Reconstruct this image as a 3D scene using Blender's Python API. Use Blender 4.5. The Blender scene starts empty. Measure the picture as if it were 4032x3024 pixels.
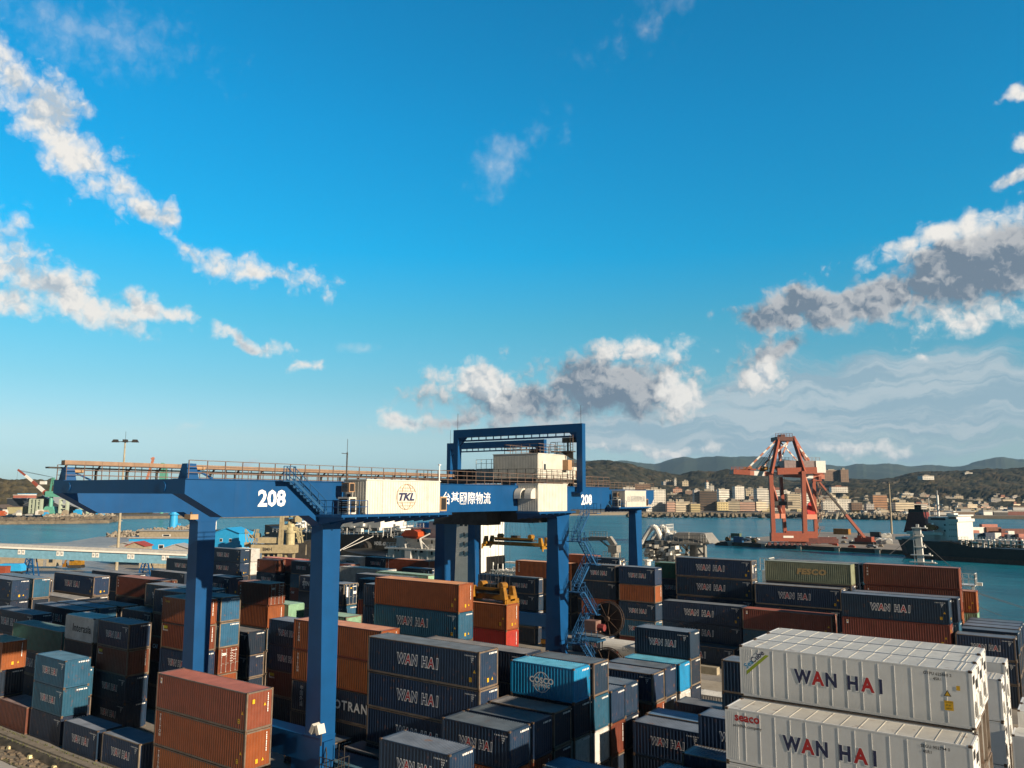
import bpy, math, random
import numpy as np
from mathutils import Vector, Matrix
random.seed(7); rng=np.random.default_rng(7)
D=bpy.data; scene=bpy.context.scene; COL=scene.collection
PI=math.pi
# ---------------------------------------------------------------- camera
F_PX,YAW,PITCH,ROLL,CAM_H=3188.6,math.radians(-35.624),math.radians(7.786),math.radians(.28),23.8
_f=np.array([math.sin(YAW)*math.cos(PITCH),math.cos(YAW)*math.cos(PITCH),math.sin(PITCH)])
_r=np.array([math.cos(YAW),-math.sin(YAW),0.]); _u=np.cross(_r,_f)
_c,_s=math.cos(ROLL),math.sin(ROLL); _r,_u=_c*_r+_s*_u,-_s*_r+_c*_u
cam=D.objects.new('camera',D.cameras.new('camera')); COL.objects.link(cam)
M=Matrix.Identity(4)
for i in range(3): M[i][0],M[i][1],M[i][2]=_r[i],_u[i],-_f[i]
M[2][3]=CAM_H; cam.matrix_world=M
cam.data.sensor_width=36; cam.data.lens=F_PX/4032*36; cam.data.clip_start=.5; cam.data.clip_end=40000
scene.camera=cam
def ray(px,py): return _f+_r*((px-2016)/F_PX)+_u*((1512-py)/F_PX)
def at(px,py,d):            # where the photograph's point (4032x3024) stands at depth d metres
    return Vector(ray(px,py)*d)+Vector((0,0,CAM_H))
def onz(px,py,z):           # ... or on a level plane z
    v=ray(px,py); return Vector(v*((z-CAM_H)/v[2]))+Vector((0,0,CAM_H))
# ---------------------------------------------------------------- light
SUN_EL,SUN_AZ=math.radians(19),math.radians(-4.2)      # azimuth measured from +X
sdir=Vector((math.cos(SUN_EL)*math.cos(SUN_AZ),math.cos(SUN_EL)*math.sin(SUN_AZ),math.sin(SUN_EL)))
sl=D.lights.new('sun','SUN'); sl.energy=SUN_STRENGTH=4.8; sl.angle=math.radians(.55); sl.color=(1,.83,.62)
so=D.objects.new('sun',sl); COL.objects.link(so); so.rotation_euler=sdir.to_track_quat('Z','Y').to_euler()
vs=scene.view_settings; vs.view_transform='Standard'; vs.look='None'; vs.exposure=EXPO=.75; vs.gamma=1
scene.cycles.max_bounces=6; scene.cycles.transparent_max_bounces=6
W=D.worlds.new('World'); scene.world=W; W.use_nodes=True
def build_world():
    nt=W.node_tree; N=nt.nodes; K=nt.links; N.clear()
    def nd(t,**k):
        n=N.new(t)
        for a,b in k.items(): setattr(n,a,b)
        return n
    def mth(op,a,b=None,c=None,clamp=False):
        n=nd('ShaderNodeMath',operation=op,use_clamp=clamp)
        for i,x in enumerate((a,b,c)):
            if x is None: continue
            if isinstance(x,(int,float)): n.inputs[i].default_value=x
            else: K.new(x,n.inputs[i])
        return n.outputs[0]
    def mix(f,a,b,bt='MIX'):
        n=nd('ShaderNodeMix',data_type='RGBA',blend_type=bt)
        for i,x in ((0,f),(6,a),(7,b)):
            if isinstance(x,(int,float)): n.inputs[i].default_value=x
            elif isinstance(x,tuple): n.inputs[i].default_value=x+(1,)
            else: K.new(x,n.inputs[i])
        return n.outputs[2]
    sky=nd('ShaderNodeTexSky',sky_type='NISHITA',sun_disc=False,sun_elevation=SUN_EL,sun_rotation=PI/2-SUN_AZ,altitude=0,air_density=1,dust_density=.4,ozone_density=3)
    tc=nd('ShaderNodeTexCoord').outputs['Generated']
    sp=nd('ShaderNodeSeparateXYZ'); K.new(tc,sp.inputs[0]); x,y,z=sp.outputs
    az=mth('SUBTRACT',mth('ARCTAN2',x,y),YAW)
    az=mth('MULTIPLY',mth('WRAP',az,PI,-PI),180/PI); el=mth('MULTIPLY',mth('ARCSINE',z),180/PI)
    cb=nd('ShaderNodeCombineXYZ'); K.new(az,cb.inputs[0]); K.new(el,cb.inputs[1]); P=cb.outputs[0]
    # clear-air colour by elevation
    rp=nd('ShaderNodeValToRGB'); e=rp.color_ramp
    K.new(mth('DIVIDE',el,50.,clamp=True),rp.inputs[0])
    for i,(p,c) in enumerate(SKY_TINT):
        q=e.elements[i] if i<2 else e.elements.new(p)
        q.position=p
    for q,(p,c) in zip(e.elements,SKY_TINT): q.color=c+(1,)
    skyc=mix(1.,sky.outputs[0],rp.outputs[0],'MULTIPLY')
    def fbm(vec,scale,det,rough,off=(0,0,0),st=(1,1,1)):
        mp=nd('ShaderNodeMapping'); mp.inputs['Location'].default_value=off; mp.inputs['Scale'].default_value=st; K.new(vec,mp.inputs[0])
        n=nd('ShaderNodeTexNoise',noise_dimensions='2D'); n.inputs['Scale'].default_value=scale; n.inputs['Detail'].default_value=det; n.inputs['Roughness'].default_value=rough
        K.new(mp.outputs[0],n.inputs['Vector']); return n.outputs[0]
    warp=nd('ShaderNodeTexNoise',noise_dimensions='2D'); warp.inputs['Scale'].default_value=.35; warp.inputs['Detail'].default_value=4; K.new(P,warp.inputs['Vector'])
    vw=nd('ShaderNodeVectorMath',operation='MULTIPLY_ADD'); K.new(warp.outputs['Color'],vw.inputs[0]); vw.inputs[1].default_value=(3.2,2.2,0); 
    va=nd('ShaderNodeVectorMath',operation='ADD'); K.new(P,va.inputs[0]); va.inputs[1].default_value=(-1.6,-1.1,0); K.new(va.outputs[0],vw.inputs[2]); PW=vw.outputs[0]
    def azel(px,py):
        v=ray(px,py); v=v/np.linalg.norm(v); return math.degrees(math.atan2(v[0],v[1])-YAW),math.degrees(math.asin(v[2]))
    def field(lst):
        D_=None
        for (cx,cy,a,b,rot,w) in lst:
            s=4032/2212; A,E=azel(cx*s,cy*s); A2,E2=azel((cx+1)*s,cy*s); k=abs(A2-A)
            mp=nd('ShaderNodeMapping',vector_type='TEXTURE'); mp.inputs['Location'].default_value=(A,E,0); mp.inputs['Rotation'].default_value=(0,0,math.radians(-rot)); mp.inputs['Scale'].default_value=(a*k,b*k,1)
            K.new(PW,mp.inputs[0]); ln=nd('ShaderNodeVectorMath',operation='LENGTH'); K.new(mp.outputs[0],ln.inputs[0])
            m=mth('MULTIPLY',mth('SUBTRACT',1.,ln.outputs['Value']),w)
            D_=m if D_ is None else mth('MAXIMUM',D_,m)
        return D_
    def sstep(x,a,b):
        n=nd('ShaderNodeMapRange',interpolation_type='SMOOTHSTEP'); K.new(x,n.inputs[0]); n.inputs[1].default_value=a; n.inputs[2].default_value=b; return n.outputs[0]
    n1=fbm(P,.21,8,.55); n2=fbm(P,.21,8,.55,(.8,1.2,0)); nf=fbm(P,.8,7,.6)
    def puff(off):
        ad=nd('ShaderNodeVectorMath',operation='ADD'); K.new(PV,ad.inputs[0]); ad.inputs[1].default_value=off
        v=nd('ShaderNodeTexVoronoi',voronoi_dimensions='2D',feature='SMOOTH_F1'); v.inputs['Scale'].default_value=.62; v.inputs['Detail'].default_value=2.6; v.inputs['Roughness'].default_value=.55; v.inputs['Lacunarity'].default_value=2.3; v.inputs['Smoothness'].default_value=.35; K.new(ad.outputs[0],v.inputs['Vector']); return v.outputs['Distance']
    w2=nd('ShaderNodeTexNoise',noise_dimensions='2D'); w2.inputs['Scale'].default_value=1.1; w2.inputs['Detail'].default_value=5; K.new(P,w2.inputs['Vector'])
    pv=nd('ShaderNodeVectorMath',operation='MULTIPLY_ADD'); K.new(w2.outputs['Color'],pv.inputs[0]); pv.inputs[1].default_value=(1.,1.,0); K.new(P,pv.inputs[2]); PV=pv.outputs[0]
    v1=puff((0,0,0)); v2=puff((.22,.38,0))
    col=skyc
    # low stratus streaks
    st=fbm(PW,.22,9,.62,(3,1,0),(.30,1.9,1)); fs=field(STRATUS)
    k=mth('MULTIPLY',sstep(mth('ADD',fs,mth('MULTIPLY_ADD',st,2.2,-1.1)),-.05,.8),.85); stc=mix(sstep(fbm(PW,.35,9,.65,(9,4,0),(.22,2.6,1)),.42,.62),CLOUD_STRATUS,CLOUD_STRATUS2); col=mix(k,col,stc)
    relief=mth('MULTIPLY_ADD',mth('SUBTRACT',n1,n2),2.6,.55); relief=mth('MULTIPLY_ADD',mth('SUBTRACT',v2,v1),1.1,relief,clamp=True)
    for lst,lit,dark,hi,bs in ((CLOUD_GREY,CLOUD_LIT_G,CLOUD_DARK_G,.8,-.22),(CLOUD_WHITE,CLOUD_LIT,CLOUD_DARK,.85,.16),(CLOUD_THIN,CLOUD_LIT,CLOUD_LIT,3.,0.)):
        d=mth('ADD',field(lst),mth('MULTIPLY_ADD',n1,1.5,-.72)); d=mth('ADD',d,mth('MULTIPLY_ADD',nf,.55,-.28)); d=mth('ADD',d,mth('MULTIPLY_ADD',v1,-.6,.52))
        al=sstep(d,-.06,hi)
        edge=mth('MULTIPLY_ADD',sstep(d,.15,1.0),-.45,.35)
        sh=mth('ADD',mth('ADD',relief,bs),edge,clamp=True)
        col=mix(al,col,mix(sh,dark,lit))
    # added dimming of the unseen sky behind the camera, to cut fill light
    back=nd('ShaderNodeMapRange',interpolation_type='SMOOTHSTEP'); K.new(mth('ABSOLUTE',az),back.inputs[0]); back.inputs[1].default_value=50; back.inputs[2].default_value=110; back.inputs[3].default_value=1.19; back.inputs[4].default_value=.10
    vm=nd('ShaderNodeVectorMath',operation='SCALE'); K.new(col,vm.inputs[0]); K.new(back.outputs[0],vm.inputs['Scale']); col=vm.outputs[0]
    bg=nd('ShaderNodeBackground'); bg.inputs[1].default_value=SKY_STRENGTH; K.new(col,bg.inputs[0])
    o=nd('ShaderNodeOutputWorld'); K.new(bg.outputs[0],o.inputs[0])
HAZE=5e-5
SKY_STRENGTH=.05
SKY_TINT=[(0,(.84,1.16,1.55)),(.04,(.94,1.20,1.50)),(.076,(1.05,1.18,1.26)),(.146,(.72,1.22,1.20)),(.238,(.40,1.39,1.37)),(.334,(.05,1.55,1.78)),(.5,(.022,1.59,1.92)),(1,(.02,1.4,1.8))]
# cloud banks: centre, half length, half width (in 2212-wide photo units), tilt, weight
CLOUD_WHITE=[(150,300,300,80,38,1.),(330,460,90,45,30,.9),(390,530,50,30,30,.8),(110,620,260,70,20,1.1),(-20,560,120,120,60,1.),(330,660,75,28,10,.8),(20,650,110,60,10,1),
 (578,592,140,36,6,.9),(530,735,80,20,16,.8),(668,787,42,24,-20,.8),(875,910,60,24,0,.9),(1050,830,125,48,0,1.),(1400,755,110,35,-5,.9),(1480,845,65,42,30,.8),
 (2030,505,240,38,-14,1.),(2120,690,150,42,-10,.9),(1640,812,50,30,-30,.8),(2188,380,60,20,-35,.9),(2190,200,50,20,-20,.8),(2205,300,30,26,0,.8),(2000,772,24,14,0,.7),
 (1450,975,140,16,0,.7),(1830,972,130,18,0,.7),(540,1002,30,14,0,.7)]
CLOUD_GREY=[(2100,590,260,120,-12,1.7),(1740,668,210,52,-4,1.5),(1920,640,170,70,-6,1.5),(1120,865,230,70,0,1.3),(1290,835,230,90,0,1.4),(1700,760,70,45,-30,.9),(1640,780,90,50,-40,.7),(1000,905,90,25,-10,.8)]
CLOUD_THIN=[(1100,345,110,45,-30,.8),(170,60,280,70,0,.6),(1400,40,140,50,-20,.6),(775,750,45,12,0,.7),(420,922,40,10,0,.7)]
STRATUS=[(1900,870,760,120,0,1.7),(1450,940,620,85,0,1.4)]
_k=1/SKY_STRENGTH/2**EXPO/1.19
CLOUD_LIT=tuple(c*_k for c in (.90,.87,.82)); CLOUD_DARK=tuple(c*_k for c in (.40,.49,.57))
CLOUD_LIT_G=tuple(c*_k for c in (.62,.62,.62)); CLOUD_DARK_G=tuple(c*_k for c in (.17,.23,.30)); CLOUD_STRATUS=tuple(c*_k for c in (.33,.46,.55)); CLOUD_STRATUS2=tuple(c*_k for c in (.52,.60,.65))
build_world()
# ---------------------------------------------------------------- materials
def mat(name,rgb,rough=.5,metal=0.,dirt=.25,dscale=1.2,streak=0.,rust=0.,var=.06,bump=0.,bscale=8.,spec=.4):
    m=D.materials.new(name); m.use_nodes=True; nt=m.node_tree; N=nt.nodes; K=nt.links; b=N['Principled BSDF']
    b.inputs['Roughness'].default_value=rough; b.inputs['Metallic'].default_value=metal; b.inputs['Specular IOR Level'].default_value=spec
    tc=N.new('ShaderNodeTexCoord'); oi=N.new('ShaderNodeObjectInfo')
    ad=N.new('ShaderNodeVectorMath'); ad.operation='ADD'; K.new(tc.outputs['Object'],ad.inputs[0])
    sc=N.new('ShaderNodeVectorMath'); sc.operation='SCALE'; sc.inputs['Scale'].default_value=37.; 
    cb=N.new('ShaderNodeCombineXYZ'); K.new(oi.outputs['Random'],cb.inputs[0]); K.new(oi.outputs['Random'],cb.inputs[1]); K.new(cb.outputs[0],sc.inputs[0]); K.new(sc.outputs[0],ad.inputs[1])
    def noise(scale,det,st=(1,1,1)):
        mp=N.new('ShaderNodeMapping'); mp.inputs['Scale'].default_value=st; K.new(ad.outputs[0],mp.inputs[0])
        n=N.new('ShaderNodeTexNoise'); n.inputs['Scale'].default_value=scale; n.inputs['Detail'].default_value=det; n.inputs['Roughness'].default_value=.62; K.new(mp.outputs[0],n.inputs['Vector']); return n.outputs[0]
    def mr(x,a,bb,c,d):
        n=N.new('ShaderNodeMapRange'); K.new(x,n.inputs[0])
        for i,q in enumerate((a,bb,c,d)): n.inputs[i+1].default_value=q
        return n.outputs[0]
    def mx(f,a,c,bt='MIX'):
        n=N.new('ShaderNodeMix'); n.data_type='RGBA'; n.blend_type=bt
        for i,x in ((0,f),(6,a),(7,c)):
            if isinstance(x,(int,float)): n.inputs[i].default_value=x
            elif isinstance(x,tuple): n.inputs[i].default_value=x+(1,)
            else: K.new(x,n.inputs[i])
        return n.outputs[2]
    col=mx(mr(noise(dscale,6),.3,.7,0,1),tuple(c*(1-dirt) for c in rgb),tuple(min(1,c*(1+dirt*.6)) for c in rgb))
    if streak: col=mx(mr(noise(dscale*2.2,4,(1,1,.08)),.52,.75,0,streak),col,tuple(.6*c+.025 for c in rgb))
    if rust: col=mx(mr(noise(dscale*1.7,8),.62-.1*rust,.74,0,.9),col,(.16,.07,.035))
    if var:
        hv=N.new('ShaderNodeHueSaturation'); K.new(col,hv.inputs['Color']); K.new(mr(oi.outputs['Random'],0,1,1-2.2*var,1+2.2*var),hv.inputs['Value']); K.new(mr(oi.outputs['Random'],0,1,.5-.12*var,.5+.12*var),hv.inputs['Hue']); col=hv.outputs[0]
    K.new(col,b.inputs['Base Color'])
    if bump:
        bp=N.new('ShaderNodeBump'); bp.inputs['Strength'].default_value=bump; bp.inputs['Distance'].default_value=.05; K.new(noise(bscale,6),bp.inputs['Height']); K.new(bp.outputs[0],b.inputs['Normal'])
    return m
# ---------------------------------------------------------------- mesh helpers
class MB:
    def __init__(s): s.v=[]; s.f=[]; s.m=[]
    def face(s,pts,m=0):
        n=len(s.v); s.v+= [tuple(p) for p in pts]; s.f.append(tuple(range(n,n+len(pts)))); s.m.append(m); return s
    def _hex(s,P,m):
        n=len(s.v); s.v+=[tuple(p) for p in P]
        for q in ((0,3,2,1),(4,5,6,7),(0,1,5,4),(1,2,6,5),(2,3,7,6),(3,0,4,7)): s.f.append(tuple(n+i for i in q)); s.m.append(m)
        return s
    def box(s,x0,x1,y0,y1,z0,z1,m=0):
        return s._hex([(x0,y0,z0),(x1,y0,z0),(x1,y1,z0),(x0,y1,z0),(x0,y0,z1),(x1,y0,z1),(x1,y1,z1),(x0,y1,z1)],m)
    def taper(s,c0,w0,d0,c1,w1,d1,m=0):   # box between two rectangles in x/y
        P=[(c[0]+a*w/2,c[1]+b*d/2,c[2]) for c,w,d in ((c0,w0,d0),(c1,w1,d1)) for a,b in ((-1,-1),(1,-1),(1,1),(-1,1))]
        return s._hex(P,m)
    def beam(s,p,q,w,h=None,m=0):
        h=w if h is None else h; p=Vector(p); q=Vector(q); d=(q-p)
        if d.length<1e-6: return s
        d.normalize(); up=Vector((0,0,1)) if abs(d.z)<.99 else Vector((0,1,0)); sx=d.cross(up).normalized()*w/2; sz=sx.cross(d).normalized()*h/2
        return s._hex([p-sx-sz,p+sx-sz,p+sx+sz,p-sx+sz,q-sx-sz,q+sx-sz,q+sx+sz,q-sx+sz],m)
    def tube(s,p,q,r0,r1=None,n=8,m=0,cap=True):
        r1=r0 if r1 is None else r1; p=Vector(p); q=Vector(q); d=(q-p).normalized(); up=Vector((0,0,1)) if abs(d.z)<.99 else Vector((0,1,0)); a=d.cross(up).normalized(); b=a.cross(d).normalized()
        k=len(s.v)
        for c,r in ((p,r0),(q,r1)):
            for i in range(n): t=2*PI*i/n; s.v.append(tuple(c+a*(r*math.cos(t))-b*(r*math.sin(t))))
        for i in range(n): j=(i+1)%n; s.f.append((k+i,k+j,k+n+j,k+n+i)); s.m.append(m)
        if cap: s.f.append(tuple(k+n-1-i for i in range(n))); s.m.append(m); s.f.append(tuple(k+n+i for i in range(n))); s.m.append(m)
        return s
    def path(s,pts,r,n=8,m=0):
        for a,b in zip(pts,pts[1:]): s.tube(a,b,r,r,n,m)
        return s
    def prism(s,poly,axis,a,b,m=0):   # polygon in the two other axes, extruded along axis
        def P(u,v,w): return (w,u,v) if axis=='x' else ((u,w,v) if axis=='y' else (u,v,w))
        n=len(s.v); k=len(poly); s.v+=[P(u,v,a) for u,v in poly]+[P(u,v,b) for u,v in poly]
        s.f.append(tuple(n+i for i in range(k))); s.m.append(m); s.f.append(tuple(n+2*k-1-i for i in range(k))); s.m.append(m)
        for i in range(k): j=(i+1)%k; s.f.append((n+i,n+j,n+k+j,n+k+i)); s.m.append(m)
        return s
    def rail(s,pts,h=1.1,sp=1.5,w=.05,m=0,bars=(1.,.55)):
        for a,b in zip(pts,pts[1:]):
            a=Vector(a); b=Vector(b); L=(b-a).length; k=max(1,round(L/sp))
            for i in range(k+1): p=a+(b-a)*(i/k); s.beam(p,p+Vector((0,0,h)),w,w,m)
            for t in bars: s.beam(a+Vector((0,0,h*t)),b+Vector((0,0,h*t)),w*.9,w*.9,m)
        return s
    def ball(s,c,r,m=0,nu=8,nv=5,sq=(1,1,1)):
        k=len(s.v); c=Vector(c)
        for j in range(nv+1):
            t=PI*j/nv
            for i in range(nu): p=2*PI*i/nu; s.v.append((c.x+r*sq[0]*math.sin(t)*math.cos(p),c.y+r*sq[1]*math.sin(t)*math.sin(p),c.z+r*sq[2]*math.cos(t)))
        for j in range(nv):
            for i in range(nu): i2=(i+1)%nu; s.f.append((k+j*nu+i,k+(j+1)*nu+i,k+(j+1)*nu+i2,k+j*nu+i2)); s.m.append(m)
        return s
    def add(s,vf,M=None,m=0):
        n=len(s.v); vs,fs=vf
        s.v+=[tuple(M@Vector(v)) if M else tuple(v) for v in vs]
        for f in fs: s.f.append(tuple(n+i for i in f)); s.m.append(m)
        return s
    def mesh(s,name,mats=()):
        me=D.meshes.new(name); me.from_pydata(s.v,[],s.f)
        for q in (mats if isinstance(mats,(list,tuple)) else [mats]): me.materials.append(q)
        if any(s.m): me.polygons.foreach_set('material_index',s.m)
        me.update(); return me
    def build(s,name,mats,parent=None,loc=None,rotz=0):
        return link(name,s.mesh(name,mats),parent,loc,rotz)
def link(name,me,parent=None,loc=None,rotz=0):
    o=D.objects.new(name,me); COL.objects.link(o)
    if parent is not None: o.parent=parent
    if loc is not None: o.location=loc
    if rotz: o.rotation_euler.z=rotz
    return o
def tag(o,label=None,cat=None,group=None,kind=None):
    for k,v in (('label',label),('category',cat),('group',group),('kind',kind)):
        if v: o[k]=v
    return o
def thing(name,label,cat,loc=(0,0,0),group=None,rotz=0):
    o=D.objects.new(name,None); o.empty_display_size=.5; COL.objects.link(o); o.location=loc; o.rotation_euler.z=rotz; return tag(o,label,cat,group)
def copy_tree(o,parent=None):
    c=o.copy(); COL.objects.link(c)
    if parent is not None: c.parent=parent
    for ch in list(o.children): copy_tree(ch,c)
    return c
_tc={}
def text(body,size=1.,bold=0.,shear=0.,space=1.,align='CENTER',line=1.,sx=1.):
    key=(body,size,bold,shear,space,align,line,sx)
    if key in _tc: return _tc[key]
    cu=D.curves.new('text','FONT'); cu.body=body; cu.size=size; cu.offset=bold*size; cu.shear=shear; cu.space_character=space; cu.align_x=align; cu.align_y='CENTER'; cu.space_line=line; cu.resolution_u=2
    o=D.objects.new('text',cu); COL.objects.link(o); bpy.context.view_layer.update()
    me=D.meshes.new_from_object(o.evaluated_get(bpy.context.evaluated_depsgraph_get()))
    vf=([(v.co.x*sx,v.co.y,0) for v in me.vertices],[tuple(p.vertices) for p in me.polygons])
    D.objects.remove(o); D.curves.remove(cu); D.meshes.remove(me); _tc[key]=vf; return vf
def fit(body,w,h,bold=0.,shear=0.,space=1.):   # text scaled to w x h metres, centred
    vs,fs=text(body,1.,bold,shear,space); a=np.array(vs); lo,hi=a.min(0),a.max(0); c=(lo+hi)/2
    return [((v[0]-c[0])*w/(hi[0]-lo[0]),(v[1]-c[1])*h/(hi[1]-lo[1]),0) for v in vs],fs
def front(x,y,z): return Matrix.Translation((x,y,z))@Matrix.Rotation(PI/2,4,'X')                      # reads on a -Y face
def side(x,y,z): return Matrix.Translation((x,y,z))@Matrix.Rotation(PI/2,4,'Z')@Matrix.Rotation(PI/2,4,'X')  # reads on a +X face
# ---------------------------------------------------------------- setting
def ground_mat(name,a,b,scale,rough=.85,crack=True):
    m=D.materials.new(name); m.use_nodes=True; nt=m.node_tree; N=nt.nodes; K=nt.links; p=N['Principled BSDF']; p.inputs['Roughness'].default_value=rough
    g=N.new('ShaderNodeTexCoord').outputs['Object']; cols=[]
    for sc,det in ((scale,8),(scale*9,6)):
        n=N.new('ShaderNodeTexNoise'); n.inputs['Scale'].default_value=sc; n.inputs['Detail'].default_value=det; n.inputs['Roughness'].default_value=.65; K.new(g,n.inputs['Vector']); cols.append(n)
    ad=N.new('ShaderNodeMath'); ad.operation='MULTIPLY_ADD'; K.new(cols[1].outputs[0],ad.inputs[0]); ad.inputs[1].default_value=.45; K.new(cols[0].outputs[0],ad.inputs[2])
    r=N.new('ShaderNodeValToRGB'); r.color_ramp.elements[0].position=.5; r.color_ramp.elements[0].color=a+(1,); r.color_ramp.elements[1].position=.92; r.color_ramp.elements[1].color=b+(1,); K.new(ad.outputs[0],r.inputs[0]); K.new(r.outputs[0],p.inputs['Base Color'])
    bp=N.new('ShaderNodeBump'); bp.inputs['Strength'].default_value=.25; bp.inputs['Distance'].default_value=.04; K.new(cols[1].outputs[0],bp.inputs['Height']); K.new(bp.outputs[0],p.inputs['Normal']); return m
def water_mat():
    m=D.materials.new('sea_water'); m.use_nodes=True; nt=m.node_tree; N=nt.nodes; K=nt.links; p=N['Principled BSDF']
    p.inputs['Roughness'].default_value=.22; p.inputs['Specular IOR Level'].default_value=.35; p.inputs['IOR'].default_value=1.33
    g=N.new('ShaderNodeTexCoord').outputs['Object']
    def nz(scale,det,st=(1,1,1),rot=.5):
        mp=N.new('ShaderNodeMapping'); mp.inputs['Scale'].default_value=st; mp.inputs['Rotation'].default_value=(0,0,rot); K.new(g,mp.inputs[0])
        n=N.new('ShaderNodeTexNoise'); n.inputs['Scale'].default_value=scale; n.inputs['Detail'].default_value=det; n.inputs['Roughness'].default_value=.65; K.new(mp.outputs[0],n.inputs['Vector']); return n.outputs[0]
    r=N.new('ShaderNodeValToRGB'); r.color_ramp.elements[0].position=.36; r.color_ramp.elements[0].color=WATER_A+(1,); r.color_ramp.elements[1].position=.66; r.color_ramp.elements[1].color=WATER_B+(1,); K.new(nz(.012,8,(1,3.,1),.62),r.inputs[0]); K.new(r.outputs[0],p.inputs['Base Color'])
    a=N.new('ShaderNodeMath'); a.operation='MULTIPLY_ADD'; K.new(nz(.9,6,(1,1.8,1)),a.inputs[0]); a.inputs[1].default_value=.5; K.new(nz(.16,4,(1,2.2,1),.62),a.inputs[2])
    bp=N.new('ShaderNodeBump'); bp.inputs['Strength'].default_value=1.; bp.inputs['Distance'].default_value=1.5; K.new(a.outputs[0],bp.inputs['Height']); K.new(bp.outputs[0],p.inputs['Normal']); return m
WATER_A=(.002,.105,.165); WATER_B=(.012,.205,.275)
m_yard=ground_mat('yard_concrete',(.16,.145,.125),(.34,.31,.27),.12); m_lane=ground_mat('old_asphalt',(.06,.06,.062),(.16,.155,.15),.07)
m_road=ground_mat('pale_concrete',(.32,.30,.27),(.5,.48,.44),.3); m_gravel=ground_mat('gravel',(.10,.085,.06),(.32,.27,.2),2.2); m_conc=ground_mat('dirty_concrete',(.15,.13,.10),(.3,.26,.21),.8)
QUAY=139.                       # edge of the near quay
def sheet(name,pts,z,m):
    b=MB().face([(p[0],p[1],z) for p in pts],0); return tag(b.build(name,m),kind='structure')
sheet('sea',[(-9400,-9400),(9400,-9400),(9400,12400),(-9400,12400)],-2,water_mat())
g=MB(); g.prism([(-180,40),(220,40),(220,128.2),(-11.6,128.2),(-11.6,QUAY),(-180,QUAY)],'z',-6,0); tag(g.build('container_yard',m_yard),kind='structure')
g=MB(); g.prism([(-180,39.99),(-180,150)]+[onz(a,b,0)[:2] for a,b in ((1300,2168),(1200,2122),(760,2101),(390,2113),(268,2134),(0,2147),(-150,2152))]+[(-700,39.99)],'z',-6,-.01); tag(g.build('back_yard',ground_mat('wet_yard',(.13,.125,.12),(.46,.41,.34),.045,.5)),kind='structure')
g=MB(); g.box(-700,220,-60,40-.004,-6,-1.1); tag(g.build('service_road',m_road),kind='structure')
g=MB(); g.box(-400,220,37.2,39.2,-1.096,-1.0); g_=g.build('gravel_verge',m_gravel); tag(g_,kind='structure')
g=MB(); g.box(-400,-34,39.2,39.996,-1.05,.06); g.box(-400,-34,39.0,39.2,-1.05,-.1); tag(g.build('yard_kerb',m_conc),kind='structure')
g=MB(); g.box(-90,60,81.6,104,.004,.012); tag(g.build('crane_lane',ground_mat('lane_concrete',(.30,.25,.18),(.46,.40,.31),.2)),kind='structure')
g=MB(); g.box(-19.5,-5.6,45.2,58.2,.004,.42); tag(g.build('reefer_plinth',m_conc),kind='structure')
for y in (45.5,81.2): 
    g=MB(); g.box(-180,60,y-.06,y+.06,.004,.08); tag(g.build('crane_rail',mat('rail_steel',(.12,.09,.07),.5,.6)),kind='structure')
# marker stones and rubble along the verge
mk=mat('yellow_white_stone',(.75,.66,.36),.8,dirt=.4)
for i,(px,py) in enumerate(((36,2952),(117,2988),(212,3030))):
    p=onz(px,py,-1.0); b=MB().taper((0,0,0),.55,.4,(0,0,.34),.34,.26)
    o=b.build('marker_stone',mk,loc=p); tag(o,('yellow marker stone on the gravel verge, farthest left of three','yellow marker stone on the gravel verge, middle of three','yellow marker stone on the gravel verge at the bottom photo edge')[i],'marker stone','marker stones on the verge')
b=MB()
for i in range(260):
    x=random.uniform(-110,-60); y=random.uniform(37.4,38.9); r=random.uniform(.1,.34); b.ball((x,y,-1+r*.2),r,0,6,3,(1.6,1,.6))
tag(b.build('rubble',mat('rubble_stone',(.22,.18,.13),.9,dirt=.5)),kind='stuff')
b=MB()
for i in range(900):
    x=random.uniform(-110,-60); y=random.choice((39.98,39.0,37.3))+random.uniform(-.18,.05); z=.06 if y>39.5 else (-.1 if y>38.7 else -1.); h=random.uniform(.06,.25); a=random.uniform(0,PI); d=Vector((math.cos(a),math.sin(a),0))*.05
    b.face([(x-d.x,y-d.y,z),(x+d.x,y+d.y,z),(x+random.uniform(-.1,.1),y+random.uniform(-.1,.1),z+h)])
tag(b.build('weeds',mat('weed_leaf',(.09,.10,.035),.8)),kind='stuff')
# ---------------------------------------------------------------- containers
CW=2.438
C_=dict(N=(.018,.046,.100),B=(.030,.125,.225),n=(.020,.036,.070),b=(.035,.145,.26),O=(.36,.105,.034),R=(.20,.055,.030),T=(.33,.09,.030),X=(.23,.065,.035),G=(.07,.20,.155),g=(.34,.60,.42),W=(.72,.71,.68),F=(.80,.80,.80),M=(.72,.74,.74),C=(.012,.30,.62),S=(.035,.055,.11),P=(.45,.13,.10),E=(.34,.38,.25),V=(1.05,1.05,1.03),e=(.22,.065,.032),t=(.33,.095,.035),c=(.26,.05,.035),m=(.42,.07,.035),K=(.45,.43,.42),D=(.17,.055,.04),r=(.52,.055,.035),H=(.26,.065,.042),g2=(.07,.24,.12))
C_={k:tuple((.72 if k in 'WFMVK' else .72)*c for c in v) for k,v in C_.items()}
MATS={k:mat('paint_'+k,v,.42,0,.22 if k!='V' else .07,1.1,streak=.22 if k!='V' else .03,rust=.25 if k not in 'VFM' else 0.0,var=.07 if k not in 'VFMC' else .02) for k,v in C_.items()}
ROOF={k:mat('roof_'+k,tuple(.55*c+w for c,w in zip(v,(.075,.085,.09))),.5,0,.35,.9,rust=.35,var=.1) for k,v in C_.items()}
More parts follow.
